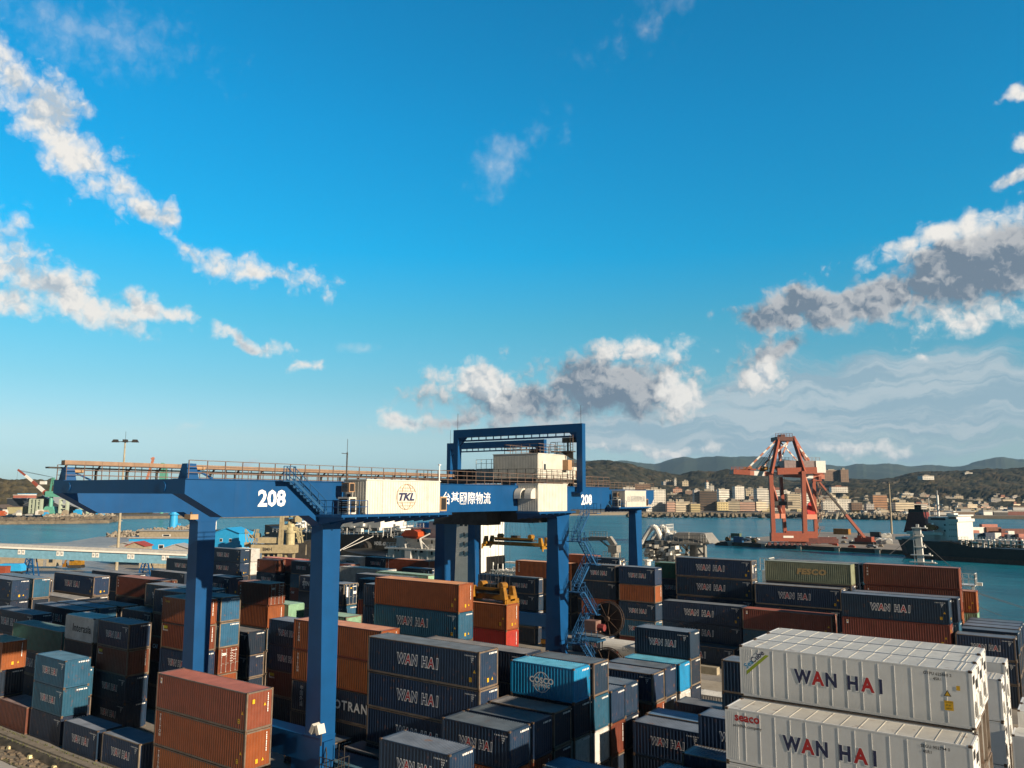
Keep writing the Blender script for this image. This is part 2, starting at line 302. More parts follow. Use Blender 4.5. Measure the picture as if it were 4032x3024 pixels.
for k in 'NBn': ROOF[k]=mat('dusty_roof_'+k,{'N':(.12,.145,.175),'B':(.075,.155,.225),'n':(.15,.15,.155)}[k],.5,0,.35,.7,rust=.2,var=.16)
for k in 'OTPRXH': ROOF[k]=mat('dusty_roof_'+k,{'O':(.42,.20,.12),'T':(.44,.22,.14),'P':(.5,.2,.16),'R':(.30,.12,.085),'X':(.27,.14,.11),'H':(.32,.12,.085)}[k],.55,0,.25,.8,rust=.15,var=.08)
for k in 'VFW': ROOF[k]=mat('white_roof_'+k,(.58,.56,.50) if k!='F' else (.6,.58,.52),.55,0,.18,.9,rust=.12,var=.03)
ROOF['C']=mat('flaky_blue_roof',(.10,.36,.52),.5,0,.3,.8,rust=.3,streak=0,var=0)
m_white=mat('white_lettering',(.85,.85,.84),.6,dirt=.05,var=0); m_navy=mat('navy_lettering',(.025,.03,.085),.5,dirt=.1,var=0); m_red=mat('red_lettering',(.46,.025,.025),.5,dirt=.1,var=0)
m_yel=mat('yellow_sticker',(.72,.42,.02),.5,dirt=.1,var=0); m_blk=mat('black_lettering',(.02,.02,.022),.5,dirt=.1,var=0); m_cast=mat('corner_steel',(.20,.13,.08),.6,dirt=.5,rust=.5); m_rod=mat('galvanised_rod',(.5,.49,.46),.45,.4,dirt=.2)
m_dark=mat('dark_opening',(.012,.012,.014),.7); m_grey=mat('grey_steel',(.32,.33,.34),.5,.2,dirt=.3)
m_ptr=mat('post_steel',(.19,.15,.115),.55,0,.4,rust=.4); m_lime=mat('lime_stripe',(.33,.42,.03),.5,var=0); m_sky=mat('sky_blue_lettering',(.04,.30,.55),.5,var=0)
def wave(a,b,pitch):
    n=max(2,round((b-a)/pitch)); p=(b-a)/n; out=[]
    for i in range(n):
        for t,d in ((0,0),(.26,0),(.5,1),(.76,1)): out.append((a+(i+t)*p,d))
    out.append((b,0)); return out
def body_mesh(L,h,door,reefer):
    b=MB(); x0,x1=-L/2+.04,L/2-.04; z0,z1=.17,h-.1; Y=CW/2-.008; dep=.038
    def strip(pr,fn):
        for (ta,da),(tb,db) in zip(pr,pr[1:]): b.face([fn(ta,da,z0),fn(tb,db,z0),fn(tb,db,z1),fn(ta,da,z1)])
    if reefer:
        for s in (-1,1):
            b.face([(x0,s*Y,z0),(x1,s*Y,z0),(x1,s*Y,z1),(x0,s*Y,z1)])
            xs=[x0+.16+i*.105 for i in range(6)]+list(np.arange(x0+1.1,x1-.9,.82))
            for x in xs: b.box(x-.014,x+.014,*sorted((s*Y,s*(Y+.012))),z0+.02,z1-.06)
        b.face([(x0,-Y,z0),(x0,Y,z0),(x0,Y,z1),(x0,-Y,z1)]); b.face([(x1-.25,-Y,z0),(x1-.25,Y,z0),(x1-.25,Y,z1),(x1-.25,-Y,z1)])
        return b.mesh('walls_%.0f'%L,[None])
    pr=wave(x0+.1,x1-.1,.285)
    pr=[(x0,0)]+pr+[(x1,0)]
    for s in (-1,1): strip(pr,lambda t,d,z:(t,s*(Y-d*dep),z))
    pe=[(-Y,0)]+wave(-Y+.12,Y-.12,.26)+[(Y,0)]
    strip(pe,lambda t,d,z:(x0+d*dep,t,z))
    if not door: strip(pe,lambda t,d,z:(x1-d*dep,t,z))
    return b.mesh('walls_%.0f'%L,[None])
def roof_mesh(L,h,reefer):
    b=MB(); z=h-.03
    if reefer:
        b.face([(-L/2,-CW/2+.02,z),(L/2,-CW/2+.02,z),(L/2,CW/2-.02,z),(-L/2,CW/2-.02,z)])
        for x in list(np.arange(-L/2+.9,L/2-.6,.88))+[L/2-.7,L/2-.5]: b.box(x-.02,x+.02,-CW/2+.05,CW/2-.05,z,z+.018)
        return b.mesh('roof_panel',[None])
    pr=[(-L/2+.05,0)]+wave(-L/2+.35,L/2-.35,.21)+[(L/2-.05,0)]
    for (ta,da),(tb,db) in zip(pr,pr[1:]): b.face([(ta,-CW/2+.04,z-da*.024),(tb,-CW/2+.04,z-db*.024),(tb,CW/2-.04,z-db*.024),(ta,CW/2-.04,z-da*.024)])
    return b.mesh('roof_panel',[None])
def frame_mesh(L,h):
    b=MB(); X=L/2; Y=CW/2
    for sx in (-1,1):
        for sy in (-1,1): b.box(*sorted((sx*X,sx*(X-.15))),*sorted((sy*Y,sy*(Y-.12))),.118,h-.118)
        b.box(*sorted((sx*X,sx*(X-.1))),-Y+.12,Y-.12,.03,.17); b.box(*sorted((sx*X,sx*(X-.1))),-Y+.12,Y-.12,h-.13,h-.02)
    for sy in (-1,1):
        b.box(-X+.15,X-.15,*sorted((sy*(Y-.002),sy*(Y-.09))),.02,.17); b.box(-X+.15,X-.15,*sorted((sy*(Y-.002),sy*(Y-.08))),h-.1,h-.025)
    b.box(-X+.15,X-.15,-Y+.1,Y-.1,.10,.14)
    return b.mesh('frame',[None])
castm=MB().box(-.09,.09,-.082,.082,-.06,.06).box(-.035,.035,-.086,-.08,-.035,.035,1).box(.088,.094,-.03,.03,-.035,.035,1).box(-.05,.05,-.03,.03,.058,.064,1).mesh('corner_casting',[m_cast,m_dark])
def door_mesh(h):
    b=MB(); 
    for s in (-1,1):
        y0,y1=sorted((s*.012,s*1.08)); b.box(-.03,0,y0,y1,.17,h-.13)
        for k in range(4): z=.3+k*(h-.55)/3.6; b.box(0,.022,y0+.05,y1-.05,z,z+.28*(h-.5)/2.4)
    return b.mesh('door',[None])
def rod_mesh(h):
    b=MB().tube((0.05,0,.12),(.05,0,h-.1),.022,n=6)
    for z in (.2,.9,1.7,h-.2): b.box(.02,.075,-.05,.05,z-.04,z+.04)
    b.beam((.07,0,1.05),(.07,.34,1.0),.03); return b.mesh('lock_rod',[m_rod])
_mc={}
def cm(kind,*a):
    k=(kind,)+a
    if k not in _mc: _mc[k]={'body':body_mesh,'roof':roof_mesh,'frame':frame_mesh,'door':door_mesh,'rod':rod_mesh}[kind](*a)
    return _mc[k]
def wanhai_mesh(w,hh,solid):
    b=MB(); pos=[('W',.02,1.),('A',.205,1.05),('N',.365,1.),('H',.62,1.),('A',.79,1.05),('I',.94,1.)]
    for ch,t,_ in pos:
        o=text(ch,hh*1.32,.085 if not solid else .085,.08 if not solid else 0,sx=_*(.76 if not solid else .84)); f=text(ch,hh*1.32,.016 if not solid else .04,.08 if not solid else 0,sx=_*(.76 if not solid else .84))
        M=Matrix.Translation(((t-.46)*w,0,0)); b.add(o,front((t-.46)*w,-.001,0),0); b.add(f,front((t-.46)*w,-.004,0),2 if ch=='A' else 1)
    return b.mesh('lettering',[m_white,m_navy,m_red])
def txt_mesh(name,items,mats):     # items: (body,size,x,z,mat,bold,face,kw)
    b=MB()
    for body,size,x,z,m,bold,kw in items: b.add(text(body,size,bold,**kw),front(x,0,z),m)
    return b.mesh(name,mats)
def bars(b,fn,x,z,n,w,hh,gap,m=0):
    for i in range(n):
        ww=w*(1 if i%3 else .7); p=x+i*(w+gap); b.face([fn(p,z),fn(p+ww,z),fn(p+ww,z+hh),fn(p,z+hh)],m)
sm_end=MB(); bars(sm_end,lambda a,z:(0,a,z),0,0,6,.12,.13,.055); sm_end=sm_end.mesh('serial_marking',[m_white])
sm_v=MB(); bars(sm_v,lambda a,z:(0,z,-a),0,0,9,.13,.075,.03); sm_v=sm_v.mesh('serial_marking',[m_white])
sm_side=MB(); f_=lambda a,z:(a,0,z); bars(sm_side,f_,0,0,8,.075,.09,.07); bars(sm_side,f_,.62,-.16,3,.07,.09,.03); bars(sm_side,f_,.64,-.31,2,.08,.11,.03); bars(sm_side,f_,.67,-.46,1,.09,.1,.03); sm_side=sm_side.mesh('side_marking',[m_white])
stick=MB().face([(0,0,0),(.26,0,0),(.26,0,.34),(0,0,.34)]).face([(.05,-.002,.06),(.21,-.002,.06),(.21,-.002,.1),(.05,-.002,.1)],1).face([(.05,-.002,.2),(.21,-.002,.2),(.21,-.002,.26),(.05,-.002,.26)],1).mesh('warning_sticker',[m_yel,m_blk])
tri=MB().face([(0,0,0),(.28,0,0),(.14,0,.26)]).mesh('warning_triangle',[m_yel])
stickE=MB().face([(0,0,0),(0,.22,0),(0,.22,.32),(0,0,.32)]).mesh('warning_sticker',[m_yel])
triE=MB().face([(0,0,0),(0,.22,0),(0,.11,.24)]).mesh('warning_triangle',[m_yel])
WH20=wanhai_mesh(2.75,.60,False); WH40=wanhai_mesh(4.3,.82,False); WHR=wanhai_mesh(4.5,.76,True)
def vert(word,s,x,z,col=m_white,step=.84): return txt_mesh('lettering',[(ch,s,x,z-i*s*step,0,.02,{}) for i,ch in enumerate(word)],[col])
def globe_mesh(R,col):
    b=MB()
    def ring(rx,rz,w,a0=0,a1=2*PI,n=48):
        for i in range(n):
            t0=a0+(a1-a0)*i/n; t1=a0+(a1-a0)*(i+1)/n
            b.face([((rx-w)*math.cos(t0),0,(rz-w)*math.sin(t0)),(rx*math.cos(t0),0,rz*math.sin(t0)),(rx*math.cos(t1),0,rz*math.sin(t1)),((rx-w)*math.cos(t1),0,(rz-w)*math.sin(t1))])
    return b,ring
gb,ring=globe_mesh(.75,m_white)
for a0,a1 in ((.42,PI-.42),(PI+.42,2*PI-.42)): ring(.80,.80,.06,a0,a1); ring(.42,.78,.05,a0+.12,a1-.12)
gb.add(text('COSCO',.62,.035,sx=1.06),front(0,0,.12)); gb.add(text('SHIPPING',.40,.02,sx=.98),front(0,0,-.27)); COSCO=gb.mesh('lettering',[m_white])
def mark_items():
    t={}
    t['T']=lambda L,h:vert('TRITON',.36,-L/2+.85,h-.45); t['X']=lambda L,h:vert('tex',.44,-L/2+.6,h-.6,step=.95)
    t['S']=lambda L,h:txt_mesh('lettering',[(c,.5,-L/2+1.5,h-.65-i*.5,0,.0,{}) for i,c in enumerate('中国外运')]+[('SINOTRANS',1.15,1.6,h*.5,0,.03,dict(space=1.22))],[m_white])
    t['F']=lambda L,h:txt_mesh('lettering',[('Interasia',1.15,.55,h*.5,0,.012,{})],[m_blk]); t['M']=lambda L,h:txt_mesh('lettering',[('MAERSK',.62,.6,h*.58,0,.02,dict(space=1.1))],[m_blk])
    t['E']=lambda L,h:txt_mesh('lettering',[('FESCO',1.05,.6,h*.53,0,.06,dict(shear=.15,space=1.1,sx=1.25))],[mat('ochre_lettering',(.55,.36,.16),.6)])
    t['e']=lambda L,h:MB().face([(-L/2+.4,.003,h-.62),(-L/2+1.15,.003,h-.62),(-L/2+1.15,.003,h-.34),(-L/2+.4,.003,h-.34)],1).add(text('Beacon',.3,.01),front(-L/2+.8,0,h-.76)).face([(-L/2+.36,0,h-.85),(-L/2+.44,0,h-.85),(-L/2+.44,0,h-.36),(-L/2+.36,0,h-.36)]).mesh('lettering',[m_white,mat('dull_yellow',(.5,.42,.03),.6)])
    t['t']=lambda L,h:txt_mesh('lettering',[('Touax',.34,-L/2+.95,h-.45,0,.02,{})],[m_yel]); t['c']=lambda L,h:txt_mesh('lettering',[('CAI',.62,-L/2+.8,h*.62,0,.03,dict(shear=.2))],[m_white])
    t['m']=lambda L,h:MB().add(text('MAGELLAN',.36,.0),front(.2,0,h*.48)).add(([(.3*math.cos(a),.3*math.sin(a)+.2,0) for a in np.arange(0,6.28,.4)],[tuple(range(16))]),front(.2,0,h*.62)).mesh('lettering',[m_white])
    t['C']=lambda L,h:COSCO
    t['H']=lambda L,h:MB().face([(-L/2+.55,0,h-.78),(-L/2+.78,0,h-.78),(-L/2+.78,0,h-.35),(-L/2+.55,0,h-.35)]).face([(-L/2+.6,-.003,h-.6),(-L/2+.73,-.003,h-.6),(-L/2+.73,-.003,h-.42),(-L/2+.6,-.003,h-.42)],1).mesh('lettering',[m_white,m_yel])
    return t
MARK=mark_items(); _mk={}
END={}                                     # things printed on the right-hand end
tex_end=MB().add(text('tex',.5,.03),side(0,-.55,2.0)); bars(tex_end,lambda a,z:(0,a,z),.25,2.2,6,.1,.07,.03); 
for k in range(7): bars(tex_end,lambda a,z:(0,a,z),.2+.4*(k%2),1.95-.13*k,2,.14,.05,.03)
tex_end=tex_end.mesh('lettering',[m_white])
def end_plain(o,L,h,near,s): pass
HID=MB(); HMAT=[]
def hidden(k,L,h,reef,x,y,z):
    for me,m in ((cm('body',L,h,False,reef),MATS[k]),(cm('roof',L,h,reef),ROOF[k]),(cm('frame',L,h),m_ptr)):
        if m not in HMAT: HMAT.append(m)
        HID.add(([v.co for v in me.vertices],[tuple(p.vertices) for p in me.polygons]),Matrix.Translation((x,y,z)),HMAT.index(m))
def container(tok,L,x1,y0,z,hid=False,near=False,flags=''):
    """x1 = right end, y0 = front face, z = base"""
    k=tok[0] if not tok.startswith('g2') else 'g2'; hc='h' in tok[1:]; h=2.896 if hc else 2.591; reef=k=='V'; door='d' in flags
    if hid: hidden(k,L,h,reef,x1-L/2,y0+CW/2,z); return None,h
    o=link('shipping_container',cm('body',L,h,door,reef),None,(x1-L/2,y0+CW/2,z))
    def setm(q,m): q.material_slots[0].link='OBJECT'; q.material_slots[0].material=m; return q
    setm(o,MATS[k]); setm(link('roof',cm('roof',L,h,reef),o),ROOF[k]); setm(link('frame',cm('frame',L,h),o),MATS[k] if k in 'VCF' or random.random()<.6 else m_ptr)
    X,Y=L/2,CW/2
    if near:
        for sx in (-1,1):
            for sy in (-1,1):
                for zz in (.06,h-.06): link('corner_casting',castm,o,(sx*(X-.086),sy*(Y-.079),zz))
    if door:
        for s in (-1,1):
            pass
        d=setm(link('door',cm('door',h),o,(X-.02,0,0)),MATS[k])
        for y in (-.85,-.3,.3,.85): link('lock_rod',cm('rod',h),d,(0,y,0))
        b=link('lettering',tex_end,o,(X+.012,0,0)) if k in 'XRO' else link('door_sticker',stick_end,o,(X+.01,0,0))
    elif reef:
        link('cooling_unit',reef_unit(h),o,(X,0,0))
    else:
        if k in 'NBbnWC' and 'q' not in flags: link('serial_marking',sm_end,o,(X+.006,.05,h-.36))
        elif k in 'OTRXeHrt': link('serial_marking',sm_v,o,(X+.006,.72,h-.3))
        if hc and k in 'NBOTH': link('warning_sticker',stickE,o,(X+.006,-.2 if k!='H' else -.7,h-.9 if k=='H' else .45)); link('warning_triangle',triE,o,(X+.006,.35,.55 if k!='H' else 1.7))
        if k=='e' or k=='t':
            pass
    if k in 'NB': link('lettering',WH40 if L>7 else WH20,o,((-.3 if L>7 else .12),-Y-.002,h*.5))
    elif k in MARK and 'z' not in flags:
        if (k,L,h) not in _mk: _mk[(k,L,h)]=MARK[k](L,h)
        link('lettering',_mk[(k,L,h)],o,(0,-Y-.004,h*.47 if k=='C' else 0))
    if k in 'NBbn': link('side_marking',sm_side,o,(X-(1.45 if L>7 else 1.3),-Y-.004,h-.42))
    if hc and k in 'NBOTH': link('warning_sticker',stick,o,(X-1.0,-Y-.004,.55)); link('warning_triangle',tri,o,(X-.62,-Y-.004,1.25))
    return o,h
stick_end=MB().face([(0,-.75,1.0),(0,-.5,1.0),(0,-.5,2.2),(0,-.75,2.2)]).face([(0,-.15,1.95),(0,.12,1.95),(0,.12,2.1),(0,-.15,2.1)],1).face([(0,.3,1.3),(0,.85,1.3),(0,.85,1.62),(0,.3,1.62)]).face([(0,.2,2.15),(0,.9,2.15),(0,.9,2.23),(0,.2,2.23)]).mesh('door_sticker',[m_white,m_yel])
_ru={}
def reef_unit(h):
    if h in _ru: return _ru[h]
    b=MB(); b.box(-.25,-.06,-1.05,1.05,.2,h-.16); b.box(-.06,-.02,-1.0,-.1,1.55,h-.25); b.box(-.06,-.02,.0,1.0,1.6,h-.25); b.box(-.06,-.01,.45,1.0,.35,1.45); b.box(-.015,-.008,.1,.9,1.75,2.2,1)
    b.box(-.015,-.008,-.9,-.2,h-.75,h-.35,1)
    n=20; c=(-.03,-.35,.85)
    b.tube((-.06,-.35,.85),(-.02,-.35,.85),.47,n=24,m=0); b.tube((-.02,-.35,.85),(-.012,-.35,.85),.4,n=24,m=1)
    for r in (.12,.24,.36):
        for i in range(16):
            a0,a1=2*PI*i/16,2*PI*(i+1)/16; b.beam((0,-.35+r*math.cos(a0),.85+r*math.sin(a0)),(0,-.35+r*math.cos(a1),.85+r*math.sin(a1)),.025,m=2)
    for i in range(6): a=PI*i/6; b.beam((0,-.35-.4*math.cos(a),.85-.4*math.sin(a)),(0,-.35+.4*math.cos(a),.85+.4*math.sin(a)),.025,m=2)
    for k in range(4): b.box(-.03,.01,-1.0+.5*k,-.9+.5*k,h-.13,h-.06,2)
    b.tube((-.02,.2,.3),(-.02,.9,.3),.04,m=2); b.box(-.05,.02,.1,.32,.4,.8,2)
    _ru[h]=b.mesh('cooling_unit',[MATS['V'],m_dark,m_rod]); return _ru[h]
DESC={'N':'navy container with white-outlined lettering','B':'steel-blue container with outlined lettering','n':'plain navy container','b':'plain blue container','O':'orange-brown container','R':'dark red-brown container','T':'orange container with vertical lettering','X':'brown container with small vertical lettering','G':'teal green container','g':'pale mint container','W':'white container','F':'white container with big black lettering','M':'white container with black block lettering','C':'bright blue container with globe emblem','S':'dark blue container with Chinese characters','P':'pinkish red long container','E':'olive container with ochre lettering','V':'white refrigerated container','e':'red-brown container with yellow-white badge','t':'orange-brown container with small yellow lettering','c':'red container with slanted white letters','m':'bright red container with round emblem','K':'grey container','D':'dull brown container','r':'vivid red container','H':'long red-brown container','g2':'dark green container'}
ORD=['topmost','second down','third down','fourth down','fifth down','sixth down']
# L, right end X, front Y, tiers from the top down ('.'=hidden by others), where, flags for the top ones
STACKS='''
6|-88.1|40.4|D|at the far left kerb edge
6|-81.6|40.6|B B n|third block along the left kerb|z=0
6|-74.5|40.4|N|on the kerb beside the blue three-high stack
6|-67.8|40.5|N|on the kerb nearest the big red-brown stack
6|-81.6|46.8|N e N N|behind the kerb stack of blue ones
6|-95.0|40.6|Oh n .n|cut by the left photo edge
12|-123|64.5|Nh nh .nh .n|behind the pale grey roof, far left
12|-127.2|54.9|Nh nh .nh .n|cut by left edge below the conveyor
12|-127.2|57.8|bh .nh .nh .n|second row at left edge below conveyor
12|-134.0|61.4|n .n .n .n|long dark roof far left below conveyor
12|-122.7|61.5|Kh .nh .n|with red square logo end, far left
12|-110.2|56.0|Nh .nh .n|in front of the grey roof, far left
12|-110.1|58.8|bh .nh .n|just behind the far left dusty one
12|-109.7|61.6|nh .nh .n|mauve dusty roof left of crane leg
6|-87.9|52.9|N .n .n .n|low one left of the left crane leg
6|-87.9|55.6|N N .n .n .n|first of the pair left of crane leg
6|-81.7|53.0|N D c .n .n|second of the pair left of crane leg
6|-75.0|50.0|t e N .n .n|hugging the left crane leg
6|-75.2|53.0|b b X .O .n|just right of the left crane leg|3=d
6|-81.9|55.8|b .n .n .n .n|roof behind the left crane leg
6|-109.1|78.2|Nh nh .n .n|right behind the left crane leg
6|-81.8|64.2|X t b .n .n|with door bars between the crane legs|1=d
6|-81.3|61.1|n n .n|half shaded one between the crane legs
6|-67.7|58.1|N N e .n|left of the tall right crane leg
12|-54.4|55.5|Th Th Sh .n|behind the right crane leg
6|-68.0|63.8|g .n .n .n|peeping right of the right crane leg
6|-81.1|66.7|g .R .n .n|between the crane legs, half shaded end
6|-74.7|69.6|N b .n .n .n|with door bars right of the right leg|1=d
6|-67.4|71.7|N N .n .n .n|left of the tall orange-topped stack
6|-72.4|75.6|N R .n .n .n|second left of the orange-topped stack
6|-117.6|111.3|m .n .n .n|right of the right crane leg, far back
6|-129.6|124.7|M .n .n .n|before the black ship hull
6|-123.6|126.8|N .n .n .n|right of the white one before the ship
12|-111.1|126.5|T .n .n .n|before the white ship decks
6|-99.5|112.6|N .n .n .n|with door bars before the ship decks|1=d
12|-91.7|104.2|g .n .n .n|long pale roof before the ship
12|-91.6|99.3|n .n .n .n|long dark roof in the middle distance
12|-104|107.2|W .n .n .n|thin pale roof in the middle distance
6|-136.4|108.5|X N .n .n|small brown topped one far behind
6|-127.2|109.7|N b c .n|far behind, left of the right leg
6|-118.6|104.7|Sh nh .n|beside the left side of right leg
12|-133.6|112.3|P .n .n .n|long reddish roof far behind
6|-157|117.8|Wh Wh .nh .n|white pair by the blue gabled shed
12|-157|115|Nh Nh .nh .n|far back under the blue gabled shed
12|-166.5|110.5|Nh .nh .nh|under the conveyor, left of crane leg
12|-150.3|97.1|n .n .n|low dark one left of left crane leg
12|-124.9|71.4|nh nh .n .n|with brown badge near the light mast
12|-109.9|67.5|Xh nh .nh .n|brown roof left of the left crane leg
12|-110.8|50.6|Nh .nh .n|cut by left edge behind green one
12|-96.6|47.5|Gh N n|single green one at left
6|-88.4|46.7|F .n .n .n|single white lettered one at left
6|-86.6|43.6|bh .nh|blue end behind kerb stack of blue
12|-54.6|66.9|Oh Bh Nh .nh .nh|tall middle stack below the white ship
12|-40.0|51.7|Nh Nh Nh .nh|large dark wall right of crane leg
6|-55.7|76.9|Oh rh .nh .n|under the yellow spreader
12|-40.4|58.6|n .n .n .n|long grey roof behind the bright blue one
6|-33.8|58.6|N B W .n|right behind the bright blue one
6|-34.0|55.9|C n W .n|bright blue topped, middle front
6|-33.7|61.2|N R .n|grey end, second right of bright blue
6|-33.8|63.9|N n .n|cyan patched end right of bright blue
6|-33.8|69.2|N O .n|teal roofed one below the tank
6|-33.9|72.0|N n .n|dusty roofed one below the tank
6|-33.7|74.7|C W .n|flaky cyan roofed one below the tank
6|-33.7|77.4|N n n .n|standing above the flaky cyan roof
6|-26.8|63.3|N n|in deep shade left of white reefers
6|-27.0|66.2|B .n|teal roof in shade left of reefers
6|-19.1|58.9|N N .n|dark one touching the lower reefer
6|-26.7|71.4|n .n|dusty dark roof left of reefers
12|-13.0|56.0|Nh .nh|teal roof at bottom beside lower reefer
6|-31.1|86.0|W|ribbed pale one on the crane lane
6|-20.2|66.5|N N .n .n|dusty one touching the upper reefer
6|-20.0|52.8|N .n|dark corner at bottom beside reefer
6|-26.7|49.6|B .n|teal roof at the bottom photo edge
6|-33.8|40.7|N N N|grey roof at bottom centre edge
6|-33.7|47.0|N O .n|second grey roof at bottom centre
6|-33.7|49.8|N R .n|third grey roof at bottom centre
6|-33.9|52.8|n n .n|dusty spotted roof at bottom centre
12|-53.7|40.6|Hh Th Th|big one at bottom left before the sill
6|-47.5|50.2|n|dark striped roof by the leg foot
6|-47.5|47.2|B|teal roof by the leg foot
6|-54.8|50.2|N|beside the ladder at the leg foot
6|-61.4|113.3|N n O N .n|left of two tall stacks behind reels
6|-61.4|110.4|N|on the ground behind the cable reels
6|-54.7|113.2|N O N B R|right of two tall stacks behind reels
6|-53.6|123.6|g2 N n .n .n|green topped one behind the far stacks
12|-42.6|120.9|Nh Nh Nh .nh .n|door bars, high before the grey dredger|1=d
12|-42.5|115.7|Nh N .n|long dark one in the right far row
12|-42.7|113.0|N|on the ground in right far row
12|-29.9|120.4|Nh nh .n .n|below the olive one at right
12|-29.1|123.0|Eh nh .nh .nh .n|olive topped one at right
12|-28.6|125.7|nh nh .nh .nh .n|dark end just behind the olive one
12|-16.0|126.2|Xh Xh Oh .nh .n|tall brown one at right by water
12|-14.4|128.9|Oh g .nh .n|brown end behind the tall brown one
12|-29.8|114.7|Hh b .n|red-brown one before the reefers
12|-15.3|110.6|Nh Hh .nh .nh|right of the red-brown one, behind reefers
12|-14.7|113.3|nh bh .nh .nh|grey roof just behind, right far row
6|-8.8|111.0|N N .n|right edge behind the white reefers
6|-8.9|116.0|N .n .n|first striped roof at right edge
6|-9.0|119.2|N .n .n|second striped roof at right edge
6|-9.0|122.0|N .n .n|third striped roof at right edge
6|-9.0|124.8|N .n .n|fourth striped roof at right edge
6|-1.9|112|R R .n|brown sliver at the right edge
12|-5.7|45.7|Vh Vh .Vh .Vh|front white row at bottom right|V
12|-5.9|48.74|Vh .Vh .Vh .Vh .Vh|upper white row with diagonal badge|V
12|-6.0|51.5|Vh .Vh .Vh .Vh .Vh|second white roof at right|V
12|-6.1|54.3|Vh .Vh .Vh .Vh .Vh|third white roof at right|V
6|-6.5|71.8|Vh Vh .Vh .Vh|farther small white one at right
6|-6.5|68.6|Vh Vh V .V|nearer small white one at right
6|-.1|77.4|V V .V|far lower white one at right edge
6|-.1|74.6|V V .V|middle lower white one at right edge
6|.1|66.8|V V .V|near lower white one at right edge
6|-67.7|126.3|N .n .n .n .n|far small one with door by blue leg|1=d
6|-74.5|129.6|O .n .n .n .n|tiny orange one behind the stairs
6|-74.8|111|N N b .n|behind the spreader, right one
6|-81.5|111|N N .n .n|behind the spreader, left one
12|-77.5|126.5|Th .nh .nh .nh|brown one left of the far leg
12|-52.2|120.9|.nh .nh|hidden filler
'''
def build_stacks():
    for ln in STACKS.strip().split('\n'):
        a=ln.split('|'); L=6.058 if a[0]=='6' else 12.192; x,y=float(a[1]),float(a[2]); toks=a[3].split(); where=a[4]; fl=a[5] if len(a)>5 else ''
        if where=='hidden filler': continue
        z=.42 if fl=='V' else 0.; dcam=.582*-x+.813*y; objs=[]
        for i in range(len(toks)-1,-1,-1):
            t=toks[i]; hid=t[0]=='.'; t=t.lstrip('.'); j=random.uniform(-.03,.03) if i<len(toks)-1 else 0
            o,h=container(t,L,x+j,y+j*.6,z+.012,hid,dcam<98,'d' if fl==str(i+1)+'=d' else ''); z+=h+.012; objs.append((i,t,o))
        for i,t,o in objs:
            if o is None: continue
            k='g2' if t.startswith('g2') else t[0]
            tag(o,(DESC[k]+', '+where) if len(toks)==1 else (DESC[k]+', '+where if i==0 else DESC[k].split(' with ')[0]+', '+ORD[i]+' in stack '+where),'container','stacked shipping containers')
            if fl=='V' and i==0:
                X,Y=L/2,CW/2; link('lettering',WHR,o,(-.45,-Y-.003,1.5))
                q=MB(); 
                if y<46: 
                    q.add(text('seaco',.62,.03),front(-X+1.25,-Y-.006,2.45),1); q.add(text('an HNA company',.22,.008),front(-X+1.25,-Y-.006,2.0),2)
                    q.add(text('SEGU 902794 0',.2,.008),front(X-1.6,-Y-.006,2.55),2); q.add(text('45R1',.2,.008),front(X-1.95,-Y-.006,2.3),2)
                elif y<49:
                    M=Matrix.Translation((-X+.72,-Y-.006,2.2))@Matrix.Rotation(PI/2,4,'X')@Matrix.Rotation(math.radians(42),4,'Z')
                    P=[M@Vector(p) for p in ((-.9,-.5,0),(.95,-.5,0),(.8,-.34,0),(-.75,-.34,0))]; q.face(P,3); q.face([M@Vector(p) for p in ((-.75,-.33,-.003),(.8,-.33,-.003),(.55,.05,-.003),(-.5,.05,-.003))],0)
                    q.add(text('Sea',.44,.02),M@Matrix.Translation((-.36,-.14,.002)),4); q.add(text('Cube',.44,.02),M@Matrix.Translation((.34,-.14,.002)),1+1+3)
                    q.add(text('OTPU 625660 2',.2,.008),front(X-1.6,-Y-.006,2.55),2); q.add(text('45R1',.2,.008),front(X-1.6,-Y-.006,2.3),2)
                    q.face([(X-1.35,-Y-.006,1.5),(X-1.0,-Y-.006,1.5),(X-1.175,-Y-.006,1.82)],2); q.face([(X-1.29,-Y-.008,1.535),(X-1.06,-Y-.008,1.535),(X-1.175,-Y-.008,1.75)],6)
                    q.face([(X-1.35,-Y-.006,.8),(X-.93,-Y-.006,.8),(X-.93,-Y-.006,1.28),(X-1.35,-Y-.006,1.28)],6); q.add(text('CAUTION',.085,.004),front(X-1.14,-Y-.009,1.2),2); q.add(text('9\'-6"',.13,.006),front(X-1.14,-Y-.009,1.05),2); q.add(text('HIGH',.1,.005),front(X-1.14,-Y-.009,.9),2)
                    q.face([(X-.75,-Y-.006,1.85),(X-.58,-Y-.006,1.85),(X-.58,-Y-.006,2.08),(X-.75,-Y-.006,2.08)],6)
                if q.v: q.build('lettering',[m_white,m_red,m_blk,m_lime,m_sky,m_navy,m_yel],o)
build_stacks()
tag(HID.build('shipping_containers',HMAT),kind='stuff')
